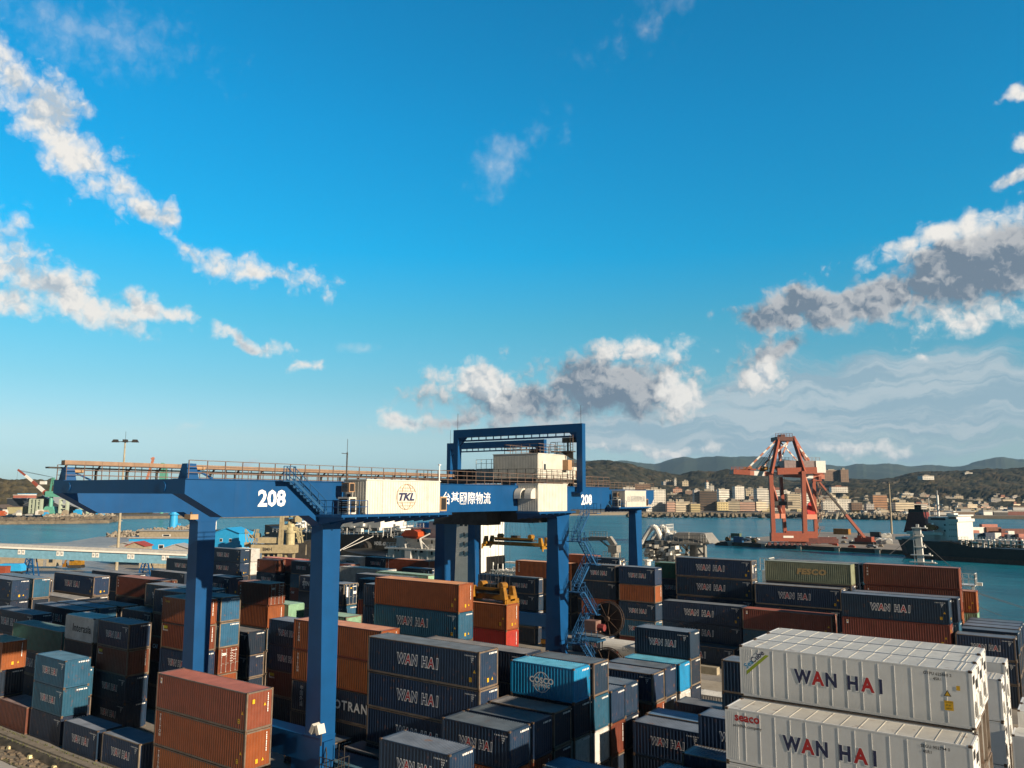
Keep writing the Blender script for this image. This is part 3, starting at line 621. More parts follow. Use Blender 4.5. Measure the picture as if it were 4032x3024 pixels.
# ---------------------------------------------------------------- gantry cranes
m_blue=mat('crane_blue',(.003,.066,.205),.42,0,.14,.5,streak=.25,rust=.0,var=0); m_rail=mat('railing_brown',(.16,.11,.085),.6,dirt=.3); m_railb=mat('railing_blue',(.012,.075,.18),.5,dirt=.2)
m_tray=mat('tray_tan',(.30,.20,.13),.6,dirt=.25); m_cream=mat('cream_cladding',(.62,.60,.54),.5,dirt=.12,streak=.15,var=0); m_yellow=mat('spreader_yellow',(.34,.17,.015),.5,dirt=.45,rust=.35); m_steel=mat('dark_steel',(.05,.048,.046),.6,.2,dirt=.4); m_bronze=mat('reel_bronze',(.035,.026,.020),.5,.3,dirt=.4)
m_glass=mat('dark_glass',(.02,.03,.04),.12,dirt=0,var=0); m_tan=mat('tan_box',(.42,.27,.15),.6,dirt=.2); m_rope=mat('wire_rope',(.05,.05,.055),.6)
def yz(px,py,X): v=ray(px,py); t=X/v[0]; return v[1]*t,v[2]*t+CAM_H
def ribbed(b,x0,x1,y0,y1,z0,z1,pitch=.32,dep=.04):  # cladding with vertical ribs
    b.box(x0,x1,y0,y1,z0,z1)
    for y in np.arange(y0+pitch/2,y1,pitch): b.box(x1,x1+dep,y-pitch*.22,y+pitch*.22,z0+.05,z1-.05)
    for x in np.arange(x0+pitch/2,x1,pitch): b.box(x-pitch*.22,x+pitch*.22,y0-dep,y0,z0+.05,z1-.05)
def ac_unit(parent,c,w,d,h,m):
    b=MB().box(-w/2,w/2,-d/2,d/2,0,h); o=b.build('air_conditioner',m,parent,c)
    g=MB().box(-w*.36,w*.36,-d/2-.03,-d/2-.005,h*.1,h*.9)
    for i in range(6): g.box(-w*.36,w*.36,-d/2-.05,-d/2-.03,h*(.14+.13*i),h*(.16+.13*i),1)
    g.box(w/2+.005,w/2+.03,-d*.36,d*.36,h*.1,h*.9); g.build('grille',[m_dark,m_rod],o); return o
def stair(b,p,q,w,n,m=0,rail=True):
    p=Vector(p); q=Vector(q); d=(q-p); hd=Vector((d.x,d.y,0)).normalized(); sd=Vector((-hd.y,hd.x,0))*w/2
    for s in (-1,1):
        b.beam(p+sd*s,q+sd*s,.06,.22,m)
        if rail:
            b.beam(p+sd*s+Vector((0,0,1)),q+sd*s+Vector((0,0,1)),.05,.05,m); b.beam(p+sd*s+Vector((0,0,.5)),q+sd*s+Vector((0,0,.5)),.04,.04,m)
            for i in range(5): c=p+d*(i/4)+sd*s; b.beam(c,c+Vector((0,0,1)),.045,.045,m)
    for i in range(n): c=p+d*((i+.5)/n); b.beam(c-sd,c+sd,.24,.04,m)
def crane(label,XL,XR,Yn,Yf,Y0,Y1,boxes,frameY,trolY,house,main):
    R=thing('gantry_crane',label,'gantry crane',(0,0,0),'blue yard gantry cranes')
    zt,zb=24.75,22.1; gw=1.5
    for X,right in ((XR-gw/2,1),(XL+gw/2,0)):
        b=MB(); b.prism([(Y0,zt),(Y0,23.75),(Y0+3.1,zb),(Y1-1.2,zb),(Y1,zb+1.0),(Y1,zt)],'x',X-gw/2,X+gw/2)
        for y in np.arange(Y0+4,Y1,6.5): b.box(X+gw/2,X+gw/2+.006,y-.02,y+.02,zb+.02,zt-.02)
        b.box(X-gw/2-.1,X+gw/2+.1,Y0,Y1,zt,zt+.06)
        G=b.build('girder',m_blue,R)
        for Y,near in ((Yn,1),(Yf,0)):
            b=MB(); d1=1.9 if near else 2.6; d0=1.5 if near else 1.3; w0=1.75 if near else 2.2; w1=1.35; xr=X+gw/2; yf=Y
            b.taper((xr+.55-w0/2,yf+d0/2,5.1),w0,d0,(xr-w1/2,yf+d1/2,21.2),w1,d1); b.prism([(yf,21.2),(yf+d1,21.2),(yf+d1+(1.3 if near else .4),zb),(yf-1.5,zb)],'x',xr-w1,xr)
            b.box(xr-w1-.03,xr+.03,yf-.03,yf+d1+.03,21.16,21.24); b.box(xr+.55-w0-.04,xr+.59,yf-.04,yf+d0+.04,5.06,5.16)
            b.build('leg',m_blue,R)
        rl=MB()
        for xx in ((X+gw/2,) if right else (X-gw/2,X+gw/2)): rl.rail([(xx,Y0+.2,zt+.06),(xx,Y1,zt+.06)],1.25,1.45,.055,0,(1.,.66,.33))
        rl.build('railing',m_rail,R)
        bf=MB().taper((X,Y0+.7,zt+.06),1.1,.9,(X,Y0+.7,zt+1.1),.6,.7).tube((X,Y0+1.1,zt+.8),(X,Y0+1.9,zt+.8),.16,m=1).beam((X,Y0+1.1,zt+.75),(X,Y0+2.6,zt+.1),.12); bf.build('end_stop',[m_blue,m_tan],R)
        if right:
            b=MB(); b.add(fit('208',2.55,1.28,.03),side(XR+.012,(Y0+7.3),23.45)); b.add(fit('208',2.55,1.28,.03),side(XR+.012,Y1-5.7,23.25)); b.add(fit('台基國際物流',7.5,1.2,.006),side(XR+.012,(63.3 if main else Y0+12),23.45)); b.build('lettering',m_white,G)
    for Y in (Y0,Y1-1.0):
        b=MB().box(XL+gw,XR-gw,Y+.003,Y+1.0,23.75,zt+.02); 
        for x in (XL+gw+.9,XR-gw-1.2): b.tube((x,Y+.02,24.25),(x,Y-.05,24.25),.38,.38,14)
        b.build('tie_beam',m_blue,R)
    for Y,near in ((Yn,1),(Yf,0)):
        d=1.5 if near else 1.3; S=MB().box(XL-.6,XR+.58,Y-.012,Y+d+.012,3.15,5.06).build('sill_beam',m_blue,R)
        for X in (XL+.9,XR-.75):
            g=MB(); g.box(X-2.1,X+1.3,Y+.1,Y+d-.1,1.3,3.1); 
            for x in (X-1.7,X-.6,X+.4,X+1.0): g.tube((x,Y+.2,.5),(x,Y+d-.2,.5),.44,n=14,m=1)
            g.box(X-2.3,X+1.5,Y+.15,Y+d-.15,.55,1.25,2); g.taper((X+1.9,Y+d/2,.5),.9,.9,(X+1.7,Y+d/2,1.9),.3,.6,2)
            g.build('bogie',[m_blue,m_steel,m_yellow],R)
    # cable tray carried above the left girder
    b=MB().box(XL+.35,XL+.95,Y0+.3,frameY+1,26.05,26.42).box(XL-.35,XL+.2,Y0-.6,frameY+1,25.75,25.88,1)
    for y in np.arange(Y0+.5,frameY,2.75): b.box(XL+.2,XL+.36,y-.08,y+.08,zt+.06,25.8,1); b.beam((XL+.25,y,25.5),(XL+.9,y,26.05),.1,.14,1)
    for y in np.arange(Y0+2,frameY,1.4): b.box(XL+.34,XL+.955,y-.01,y+.01,26.06,26.41,1)
    b.build('cable_tray',[m_tray,m_steel],R)
    for k,(ya,yb,za,zc,kind) in enumerate(boxes):
        H=MB(); x0,x1=XR+.02,XR+2.65
        ribbed(H,x0,x1,ya,yb,za,zc,.3,.03); H.box(x0,x1+.06,ya-.05,yb+.05,zc,zc+.1)
        for t in (.2,.45,.65,.82): H.box(x1+.03,x1+.034,ya+(yb-ya)*t-.015,ya+(yb-ya)*t+.015,za,zc)
        o=H.build('electrical_house',m_cream,R)
        pl=MB(); ea=2.9 if kind!='duct' else .3; pl.box(XR+.01,x1+.35,ya-ea,yb+1.3,za-.22,za-.02); 
        for y in np.arange(ya-ea+.3,yb+1.2,1.25): pl.prism([(XR+.01,za-.22),(x1+.3,za-.22),(x1+.3,za-.36),(XR+.01,za-.85)],'y',y-.05,y+.05)
        if kind!='duct': pl.rail([(x1+.3,ya-ea,za-.02),(x1+.3,ya-.1,za-.02)],1.1,1.0,.05); pl.rail([(XR+.1,ya-ea,za-.02),(x1+.3,ya-ea,za-.02)],1.1,1.0,.05)
        pl.build('platform',m_blue,R)
        if kind=='duct':
            for x in (XR+.55,XR+1.9):
                q=MB(); pts=[(ya-.15-.75*math.cos(a),zc-1.15+.75*math.sin(a)) for a in np.linspace(0,PI/2,7)]
                q.prism([(ya-.02,zc-1.5),(ya-.02,zc-.4)]+[(p[0],p[1]) for p in pts[::-1]]+[(ya-.9,zc-1.5)],'x',x-.42,x+.42); q.build('duct',m_cream,o)
            q=MB().tube((x0+1.2,yb+.01,zc-1.35),(x0+1.2,yb+.5,zc-1.35),.75,n=16); q.build('duct',m_cream,o)
        else:
            ac_unit(o,(x1-1.3,ya-.85,za),1.3,.8,1.35,m_cream); ac_unit(o,(x1-1.5,ya-.6,za+1.75),.9,.6,.75,m_tan); ac_unit(o,(x1-.5,yb+.65,za+.1),.8,.9,1.3,m_tan)
            q=MB().box(x0+.3,x0+1.1,ya-.06,ya-.02,za,za+1.9).box(x0+.5,x0+.9,ya-.08,ya-.06,za+1.2,za+1.6,1); q.build('door',[m_cream,m_glass],o)
            q=MB(); yc=(ya+yb)/2+.15; zc_=(za+zc)/2+.03
            if kind=='logo':
                for rx,rz in ((1.22,1.08),(.62,1.06)):
                    for i in range(40): a0,a1=2*PI*i/40,2*PI*(i+1)/40; q.beam((x1+.05,yc+rx*math.cos(a0),zc_+rz*math.sin(a0)),(x1+.05,yc+rx*math.cos(a1),zc_+rz*math.sin(a1)),.03)
                for zz in (-.75,-.5,.5,.75): ww=1.22*math.sqrt(1-(zz/1.08)**2); q.beam((x1+.05,yc-ww,zc_+zz),(x1+.05,yc+ww,zc_+zz),.03)
                q.box(x1+.04,x1+.05,yc-1.12,yc+1.12,zc_-.42,zc_+.42,1); q.add(fit('TKL',1.95,.66,.04,.3),side(x1+.07,yc,zc_),2)
            else: q.add(fit('台基國際物流',6.9,1.05),side(x1+.05,yc,zc_),3)
            q.build('logo',[m_tan,m_cream,m_navy,m_grey],o)
        if kind=='logo':
            q=MB().tube((XR+.6,ya-.3,zc),(XR+.6,ya-.3,zc+2.3),.06).tube((XR+.6,ya-.3,zc+2.3),(XR+.6,ya-.3,zc+3.4),.02).beam((XR+.6,ya-.3,zc+2.2),(XR+.6,ya-.9,zc+2.2),.05); q.build('antenna',m_steel,R)
            q=MB().tube((x1-.1,yb,zc),(x1-.1,yb,zc+1.5),.05).box(x1-.2,x1,yb-.1,yb+.1,zc+1.5,zc+1.6); q.build('antenna',m_white,R)
            q=MB(); stair(q,(XR+.5,ya-6.0,zt+.1),(XR+.5,ya-2.6,za+.05),.8,10); q.box(XR,XR+1.0,ya-7.0,ya-5.9,zt-.05,zt+.03); q.rail([(XR+1,ya-7,zt),(XR+1,ya-5.9,zt)],1.1,.6); q.build('stairs',m_railb,R)
        if kind=='plain':
            q=MB(); stair(q,(XR+.9,ya-6.0,zt-1.0),(XR+.9,ya-2.8,za+.05),.8,8); q.build('stairs',m_railb,R)
    # maintenance hoist frame standing over the girders
    b=MB(); xa,xb=XL-.4,XR+1.1
    b.box(xa,xa+.8,frameY,frameY+.75,25.0,31.3); b.box(xb-.8,xb,frameY,frameY+.75,24.2,31.3); b.box(xa,xb,frameY,frameY+.75,31.3,32.35); b.box(xa+1.4,xb-1.6,frameY+.2,frameY+.5,30.75,30.95)
    for x in np.arange(xa+1.6,xb-1.8,1.2): b.box(x,x+.1,frameY+.3,frameY+.4,30.95,31.3)
    for s,x in ((1,xa+.8),(-1,xb-.8)): b.prism([(x,31.3),(x+s*1.1,31.3),(x,30.2)],'y',frameY+.1,frameY+.65)
    for x in (xa+.4,xb-.4): b.tube((x,frameY+.4,32.35),(x,frameY+.4,34.6),.025,m=1)
    b.box(xb-1.0,xb+.3,frameY-.8,frameY+1.3,24.08,24.2); b.build('maintenance_frame',[m_blue,m_steel],R)
    q=MB(); q.box(xb-3.7,xb-.85,frameY-1.2,frameY-.1,28.9,29.02); q.rail([(xb-3.7,frameY-1.2,29),(xb-.9,frameY-1.2,29)],1.1,.9,.05); q.rail([(xb-3.7,frameY-1.2,29),(xb-3.7,frameY-.1,29)],1.1,.9,.05); q.box(xb-2.9,xb-1.0,frameY+.1,frameY+.6,30.1,30.7); q.tube((xb-2.2,frameY+.3,30.1),(xb-2.2,frameY+.3,29.1),.12); q.prism([(xb-.9,28.9),(xb-2.6,28.9),(xb-.9,28.0)],'y',frameY-.7,frameY-.55); q.build('hoist_platform',m_steel,R)
    q=MB(); 
    for x in (xb-1.15,xb-1.55): q.beam((x,frameY-.25,24.9),(x,frameY-.25,31.0),.06)
    for z in np.arange(25.2,31,.33): q.beam((xb-1.15,frameY-.25,z),(xb-1.55,frameY-.25,z),.04)
    q.build('ladder',m_rail,R)
    # trolley, machine house, ropes, spreader
    tx0,tx1,ty0,ty1=house; T=MB(); T.box(XL+.2,XR-.2,ty0-1.5,ty1+1.5,zt+.5,zt+.85)
    for x in (XL+.75,XR-.75):
        for y in (ty0-.8,ty1+.8): T.tube((x-.2,y,zt+.4),(x+.2,y,zt+.4),.34,n=12,m=0)
    T.box(XL+gw+.4,XR-gw-.6,ty0+.5,ty1,20.6,22.0); T.box(XL+gw+2.5,XR-gw-5,ty0-2.2,ty0+.5,20.3,22.6)
    T.rail([(XR-.3,ty0-1.5,zt+.85),(XR-.3,ty1+1.5,zt+.85)],1.1,1.2,.05); T.rail([(XL+.3,ty0-1.5,zt+.85),(XR-.3,ty0-1.5,zt+.85)],1.1,1.3,.05)
    T=T.build('trolley',m_steel,R)
    H=MB(); ribbed(H,tx0,tx1,ty0,ty1,zt+.85,28.45,.22,.03); H.box(tx0-.06,tx1+.06,ty0-.06,ty1+.06,28.45,28.55); H=H.build('machine_house',m_cream,T)
    for t in (.33,.66): pass
    q=MB().box(tx1+.03,tx1+.06,ty0+.9,ty0+1.7,zt+.9,zt+2.9).box(tx1+.06,tx1+.08,ty0+1.1,ty0+1.5,zt+1.9,zt+2.6,1); q.build('door',[m_cream,m_glass],H)
    q=MB().box(tx1+.03,tx1+.8,ty1-1.0,ty1-.1,zt+2.0,zt+3.2); q.build('air_conditioner',m_tan,H)
    q=MB().rail([(tx0+1.5,ty0+.2,28.55),(tx1-.1,ty0+.2,28.55),(tx1-.1,ty1-.2,28.55),(tx0+1.5,ty1-.2,28.55),(tx0+1.5,ty0+.2,28.55)],1.1,1.1,.05,0,(1.,.66,.33)); q.build('railing',m_rail,H)
    q=MB(); ribbed(q,tx0-3.2,tx0-.02,ty0+.8,ty1-.3,zt+.85,26.9,.22,.03); q.rail([(tx0-3.2,ty0+.8,26.9),(tx0-.1,ty0+.8,26.9)],1.1,.8,.05); q.build('winch_house',m_cream,T)
    q=MB()
    for i in range(4): q.tube((tx0-6.2+i*.75,ty0+1,zt+1.5),(tx0-6.2+i*.75,ty0+2.4,zt+1.5),.62,n=14)
    q.box(tx0-6.8,tx0-3.4,ty0+.8,ty0+2.6,zt+.85,zt+1.1); q.rail([(tx0-6.8,ty0+.7,zt+.9),(tx0-3.4,ty0+.7,zt+.9)],1.2,.8,.05); q.build('winch',m_steel,T)
    SX,SY,SZ,SL=main if main else (0,0,0,0)
    return R,T
def spreader(R,SX,SY,SZ,SL,top):
    b=MB(); b.box(SX-SL/2,SX+SL/2,SY-.45,SY+.45,SZ+.35,SZ+.95); 
    for s in (-1,1):
        x=SX+s*(SL/2-.3); b.box(x-.3,x+.3,SY-1.2,SY+1.2,SZ+.05,SZ+.55); b.taper((x-s*.3,SY-.9,SZ+.55),.75,.7,(x-s*.5,SY-.9,SZ+1.9),.5,.5); b.taper((x-s*.3,SY+.9,SZ+.55),.75,.7,(x-s*.5,SY+.9,SZ+1.9),.5,.5)
        for yy in (-1.2,1.2): b.taper((x+s*.2,SY+yy,SZ-.35),.12,.3,(x+s*.1,SY+yy,SZ+.5),.2,.35)
    b.box(SX-SL*.3,SX+SL*.3,SY-.9,SY+.9,SZ+1.15,SZ+1.45,1); b.box(SX-SL*.33,SX+SL*.33,SY-.95,SY-.75,SZ+1.45,SZ+1.75)
    for x in (-.25,.25): b.tube((SX+x*SL,SY-.5,SZ+1.95),(SX+x*SL,SY+.5,SZ+1.95),.42,n=12); 
    b.box(SX-.7,SX+.7,SY-.5,SY+.5,SZ+1.45,SZ+2.1,1)
    S=b.build('spreader',[m_yellow,m_steel],R)
    q=MB()
    for x in (-.42,-.30,-.02,.06,.30,.42):
        for y in (-.8,.7): q.tube((SX+x*SL*.8,SY+y,SZ+1.8),(SX+x*min(SL,7.)*.8,SY+y,top),.018,n=4)
    q.build('hoist_rope',m_rope,S)
C1,T1=crane('nearer blue gantry crane numbered 208 with white electrical houses',-69.2,-50.7,44.8,79.8,32.4,92.2,[(46.9,56.0,22.2,24.9,'logo'),(71.9,77.7,22.05,24.9,'duct')],83.7,80,(-58.,-51.6,77.2,83.4),(0,0,0,0))
spreader(C1,-59.0,78.6,11.25,5.9,20.7)
C2,T2=crane('farther blue gantry crane behind the one numbered 208',-88.3,-70.2,110.2,137.6,99,145.6,[(128.6,136.8,21.75,24.55,'plain')],105,118,(-79,-72.5,116,121),None)
spreader(C2,-83.6,118,14.6,13.2,20.7)
# stair tower, cable reels and lamps on the far leg of the nearer crane
q=MB(); zs=[1.2,4.6,7.4,10.2,13.0,15.8,18.6,21.7]; ya,yb=80.6,83.4
for i,(a,c) in enumerate(zip(zs,zs[1:])):
    y0,y1=(ya,yb) if i%2==0 else (yb,ya); xx=-48.9 if i%2==0 else -48.0
    stair(q,(xx,y0,a),(xx,y1,c),.75,9); q.box(-49.4,-47.5,min(y1,y1+(.9 if y1==yb else -.9)),max(y1,y1+(.9 if y1==yb else -.9)),c-.06,c+.02)
    e=y1+(.9 if y1==yb else -.9); q.rail([(-49.4,e,c),(-47.5,e,c),(-47.5,y1,c)],1.1,.9,.045)
q.build('stairs',m_railb,C1)
for c,r_ in (((-46.6,84.2,9.8),1.9),((-46.2,83.2,4.6),2.15)):
    b=MB()
    for s in (-.22,.22):
        for i in range(28):
            a0,a1=2*PI*i/28,2*PI*(i+1)/28; b.beam((c[0]+r_*math.cos(a0),c[1]+s,c[2]+r_*math.sin(a0)),(c[0]+r_*math.cos(a1),c[1]+s,c[2]+r_*math.sin(a1)),.07,.09,1)
        for i in range(9): a=2*PI*i/9; b.beam((c[0],c[1]+s,c[2]),(c[0]+r_*math.cos(a),c[1]+s,c[2]+r_*math.sin(a)),.07,.05,1)
    b.tube((c[0],c[1]-.12,c[2]),(c[0],c[1]+.12,c[2]),r_*.93,n=28,m=0); b.tube((c[0],c[1]-.45,c[2]),(c[0],c[1]+.4,c[2]),.3,n=12,m=1); b.build('cable_reel',[m_bronze,mat('reel_rim',(.085,.055,.038),.6,dirt=.3),m_tan],C1)
b=MB().box(-48.6,-47.0,82.0,83.2,8.4,9.7).tube((-47.3,82.6,9.0),(-46.2,82.6,9.0),.4,m=1).rail([(-49.6,81.6,7.6),(-46.6,81.6,7.6)],1.1,.8,.05,2).box(-49.6,-46.6,81.5,83.6,7.45,7.6,2); b.build('reel_drive',[mat('faded_pink',(.24,.15,.12),.6,dirt=.3),mat('dull_red',(.20,.04,.035),.6),m_railb],C1)
for y,z in ((44.2,5.9),):
    b=MB().tube((-49.7,y+.3,z-1.2),(-49.7,y+.3,z),.06,m=1)
    for s,a in ((-1,.5),(1,-.35)):
        b._hex([Vector((-49.7+s*.35,y-.1,z))+Matrix.Rotation(a,3,'Y')@Vector(p) for p in ((-.16,-.35,-.2),(.16,-.35,-.2),(.16,.35,-.2),(-.16,.35,-.2),(-.16,-.35,.5),(.16,-.35,.5),(.16,.35,.5),(-.16,.35,.5))],0)
    b.build('floodlight',[m_cream,m_steel],C1)
q=MB()
for x in (-49.2,-48.6): q.beam((x,45.9,.3),(x,45.9,4.6),.06)
for z in np.arange(.5,4.5,.4): q.beam((-49.2,45.9,z),(-48.6,45.9,z),.05)
q.rail([(-50.0,44.7,2.6),(-48.4,44.7,2.6),(-48.4,46.2,2.6)],1.2,.6,.05); q.box(-50,-48.4,44.7,46.3,2.5,2.6); q.build('ladder',m_steel,C1)
q=MB().box(-50.08,-49.9,45.0,46.0,3.3,4.8).path([(-49.9,45.2,4.4),(-49.6,45.0,4.0),(-49.6,45.0,2.8)],.05,6,1); 
for i in range(10): q.path([(-49.85+.05*(i%3),44.8+.1*i,2.4),(-49.7,44.9+.1*i,1.6+.05*i),(-49.9,45.2+.08*i,.9)],.05,5,1)
q.build('cable_bundle',[m_blue,m_steel],C1)
q=MB(); stair(q,(-54.5,78.8,.2),(-52.9,78.8,3.3),.8,9); q.box(-57.2,-56.2,78.6,79.2,.9,1.7,1).beam((-57.1,78.9,.1),(-57.1,78.9,.9),.08,.08,1).beam((-56.3,78.9,.1),(-56.3,78.9,.9),.08,.08,1); q.build('sill_steps',[m_railb,m_tan],C1)
q=MB().tube((-67.0,43.6,21.9),(-67.0,43.6,22.1),.1).box(-67.4,-66.5,43.2,44.0,21.45,21.9,1); q.build('floodlight',[m_steel,m_tan],C1)
# ---------------------------------------------------------------- far side: things built in a frame facing the yard
def K(d): return d/3188.6
def place(px,py,d): return at(px,py,d)
BR=-YAW                       # rotation that turns local +y away from the camera
m_lblue=mat('pale_blue_sheet',(.16,.34,.46),.55,dirt=.2,streak=.25,var=0); m_cy=mat('cyan_sheet',(.03,.36,.72),.5,dirt=.12,var=0); m_lgrey=mat('pale_grey',(.36,.36,.35),.6,dirt=.2); m_buff=mat('buff_concrete',(.34,.29,.21),.8,dirt=.25); m_ored=mat('red_sheet',(.42,.08,.03),.6)
m_mint=mat('mint_paint',(.10,.33,.25),.5,dirt=.2); m_cranered=mat('crane_red',(.27,.062,.03),.5,dirt=.25,streak=.15,var=0); m_pink=mat('pale_red_paint',(.45,.17,.11),.5,dirt=.2); m_shipw=mat('ship_white',(.72,.71,.67),.5,dirt=.1,streak=.1,var=.02); m_hull=mat('black_hull',(.012,.013,.013),.5,dirt=.3,streak=.1); m_rust=mat('rusty_hull',(.14,.055,.03),.7,dirt=.4,rust=.6)
m_ora=mat('lifeboat_orange',(.45,.07,.015),.45); m_dredge=mat('dredger_grey',(.24,.23,.21),.55,dirt=.25,streak=.2); m_cream2=mat('old_cream',(.42,.36,.22),.6,dirt=.25,streak=.3,rust=.3); m_rock=mat('shore_rock',(.17,.14,.10),.9,dirt=.5,dscale=.4); m_tetra=mat('tetrapod_concrete',(.32,.28,.22),.85,dirt=.35,dscale=.5)
# conveyor gallery
d=233; k=K(d); L0,L1=place(-60,2135,d),place(745,2168,d)
R=thing('conveyor_gallery','long pale blue conveyor gallery on trestle legs at left','conveyor',(0,0,0))
ax=(L1-L0).normalized(); nrm=Vector((ax.y,-ax.x,0)).normalized()
def gal(t,o,z): p=L0.lerp(L1,t); return p+nrm*o+Vector((0,0,z))
b=MB()._hex([gal(0,1.2,-3.9),gal(1,1.2,-3.9),gal(1,-1.2,-3.9),gal(0,-1.2,-3.9),gal(0,1.2,-.9),gal(1,1.2,-.9),gal(1,-1.2,-.9),gal(0,-1.2,-.9)],0)
b.build('gallery_wall',m_lblue,R)
b=MB()._hex([gal(0,1.6,-1.0),gal(1,1.6,-1.0),gal(1,-1.6,-1.0),gal(0,-1.6,-1.0),gal(0,1.0,-.1),gal(1,1.0,-.1),gal(1,-1.0,-.1),gal(0,-1.0,-.1)],0); b._hex([gal(0,1.72,-1.35),gal(1,1.72,-1.35),gal(1,1.62,-1.35),gal(0,1.62,-1.35),gal(0,1.72,-.85),gal(1,1.72,-.85),gal(1,1.62,-.85),gal(0,1.62,-.85)],1); b.build('roof',[m_lgrey,m_shipw],R)
for px in (97,248,387,525,660):
    t=(px+60)/805; b=MB()
    for s in (-.55,.55):
        b._hex([gal(t,1.22,-2.9)+ax*(s-.45),gal(t,1.22,-2.9)+ax*(s+.45),gal(t,1.3,-2.9)+ax*(s+.45),gal(t,1.3,-2.9)+ax*(s-.45),gal(t,1.22,-1.5)+ax*(s-.45),gal(t,1.22,-1.5)+ax*(s+.45),gal(t,1.3,-1.5)+ax*(s+.45),gal(t,1.3,-1.5)+ax*(s-.45)],0)
        b._hex([gal(t,1.31,-2.5)+ax*(s-.22),gal(t,1.31,-2.5)+ax*(s+.22),gal(t,1.34,-2.5)+ax*(s+.22),gal(t,1.34,-2.5)+ax*(s-.22),gal(t,1.31,-1.9)+ax*(s-.22),gal(t,1.31,-1.9)+ax*(s+.22),gal(t,1.34,-1.9)+ax*(s+.22),gal(t,1.34,-1.9)+ax*(s-.22)],1)
    b.build('window',[m_shipw,m_lgrey],R)
for px in (128,582):
    t=(px+60)/805; b=MB(); top=gal(t,0,-3.9); zb=top.z
    for s in (-1,1):
        for o in (-1.3,1.3):
            p=top+ax*s*.8+nrm*o*.8; q=Vector((top.x,top.y,0))+ax*s*1.9+nrm*o; b.beam(p,q,.3)
    for i in range(3):
        z0,z1=zb*i/3,zb*(i+1)/3; w0=1.9-1.1*i/3; w1=1.9-1.1*(i+1)/3
        for s in (-1,1): b.beam(Vector((top.x,top.y,z0))+ax*s*w0+nrm*1.2,Vector((top.x,top.y,z1))-ax*s*w1+nrm*1.1,.16)
    b.build('trestle_leg',m_blue,R)
# light masts
def mast(px,pb,pt,d,label,r=.32,arm=4.2):
    p=place(px,pb,d); h=(pb-pt)*K(d); R=thing('light_mast',label,'light mast',p,'tall harbour light masts',BR)
    MB().tube((0,0,0),(0,0,h),r*1.5,r*.7,10).build('pole',m_buff,R)
    b=MB().box(-.6,.6,-.6,.6,h,h+.9)
    for s in (-1,1): b.beam((0,0,h+.2),(s*arm*.6,0,h+.2),.22).taper((s*arm*.75,0,h+.0),arm*.5,.9,(s*arm*.72,0,h+.9),arm*.3,.6)
    b.tube((0,0,h+.9),(0,0,h+3.5),.05); b.build('lamp_head',m_steel,R)
mast(458,2246,1742,249,'tall tan light mast rising behind the left blue girder')
mast(3512,2102,1905,470,'tall light mast on the pier beside the mobile crane',.4,4.2)
mast(1204,2185,2142,235,'short white lamp post behind the leftmost red roof',.12,1.2)
def simple(name,label,cat,b,mats,p,group=None,rot=BR): return tag(b.build(name,mats,None,p,rot),label,cat,group)
# yard odds and ends at left
p=place(300,2236,252); R=thing('excavator','yellow excavator parked under the blue conveyor','excavator',p,None,BR)
MB().box(-2.,2.,-1.4,-.8,0,.9).box(-2.,2.,.8,1.4,0,.9).build('track',m_steel,R); MB().box(-1.7,1.9,-1.2,1.2,.95,2.1).box(-.2,1.9,-1.1,1.1,2.1,2.8).build('body',m_yellow,R); MB().box(-1.6,-.4,-1.1,.0,2.1,3.4).build('cab',m_glass,R); MB().beam((-.8,.5,2),(-3.1,.5,3.6),.5).beam((-3.1,.5,3.6),(-3.9,.5,1.4),.4).prism([(-4.4,0.2),(-3.2,.2),(-3.5,1.5),(-4.3,1.2)],'y',0,1).build('digging_arm',m_yellow,R)
b=MB()
for i in range(6):
    for j in range(3): b.box(-4.4+1.5*i,-3.0+1.5*i,-1,1,.02+j*.86,.84+j*.86)
simple('concrete_block_stack','pale concrete blocks stacked by the right trestle leg','block stack',b,m_buff,place(608,2236,252))
simple('wall','long buff concrete wall behind the conveyor at far left','wall',MB().box(-9,3.5,-.3,.3,0,3.2),m_buff,place(60,2226,262))
R=simple('site_hut','buff block hut beyond the conveyor trestle','hut',MB().box(-3.2,3.2,-2,2,0,3.3).box(-3.3,3.3,-2.1,2.1,3.3,3.5),m_buff,place(190,2228,258)); MB().box(-.5,.5,-2.06,-2.01,0,2.1).build('door',m_grey,R); MB().box(1.2,2.4,-2.06,-2.01,1.2,2.2).build('window',m_glass,R)
R=thing('tarpaulin_truck','bright blue covered truck bed at left edge behind containers','truck',place(45,2262,220),None,BR); MB().prism([(-3,1),(3.2,1),(3.2,2.2),(2.6,2.9),(-2.6,2.9),(-3,2.3)],'y',-1.2,1.2).build('tarpaulin',m_cy,R); MB().box(-3,3.2,-1.1,1.1,.6,.98).build('bed',m_steel,R); b=MB(); [b.tube((x,-1.2,.5),(x,1.2,.5),.5) for x in (-2,-1,2)]; b.build('wheel',m_dark,R)
simple('red_truck_box','plain red truck box at the left photo edge','truck box',MB().box(-2.5,1.9,-1.2,1.2,.5,2.9).box(-2.4,1.8,-1.25,1.25,2.9,2.96).box(-2.5,1.9,-.4,.4,0,.5),m_cranered,place(0,2274,214))
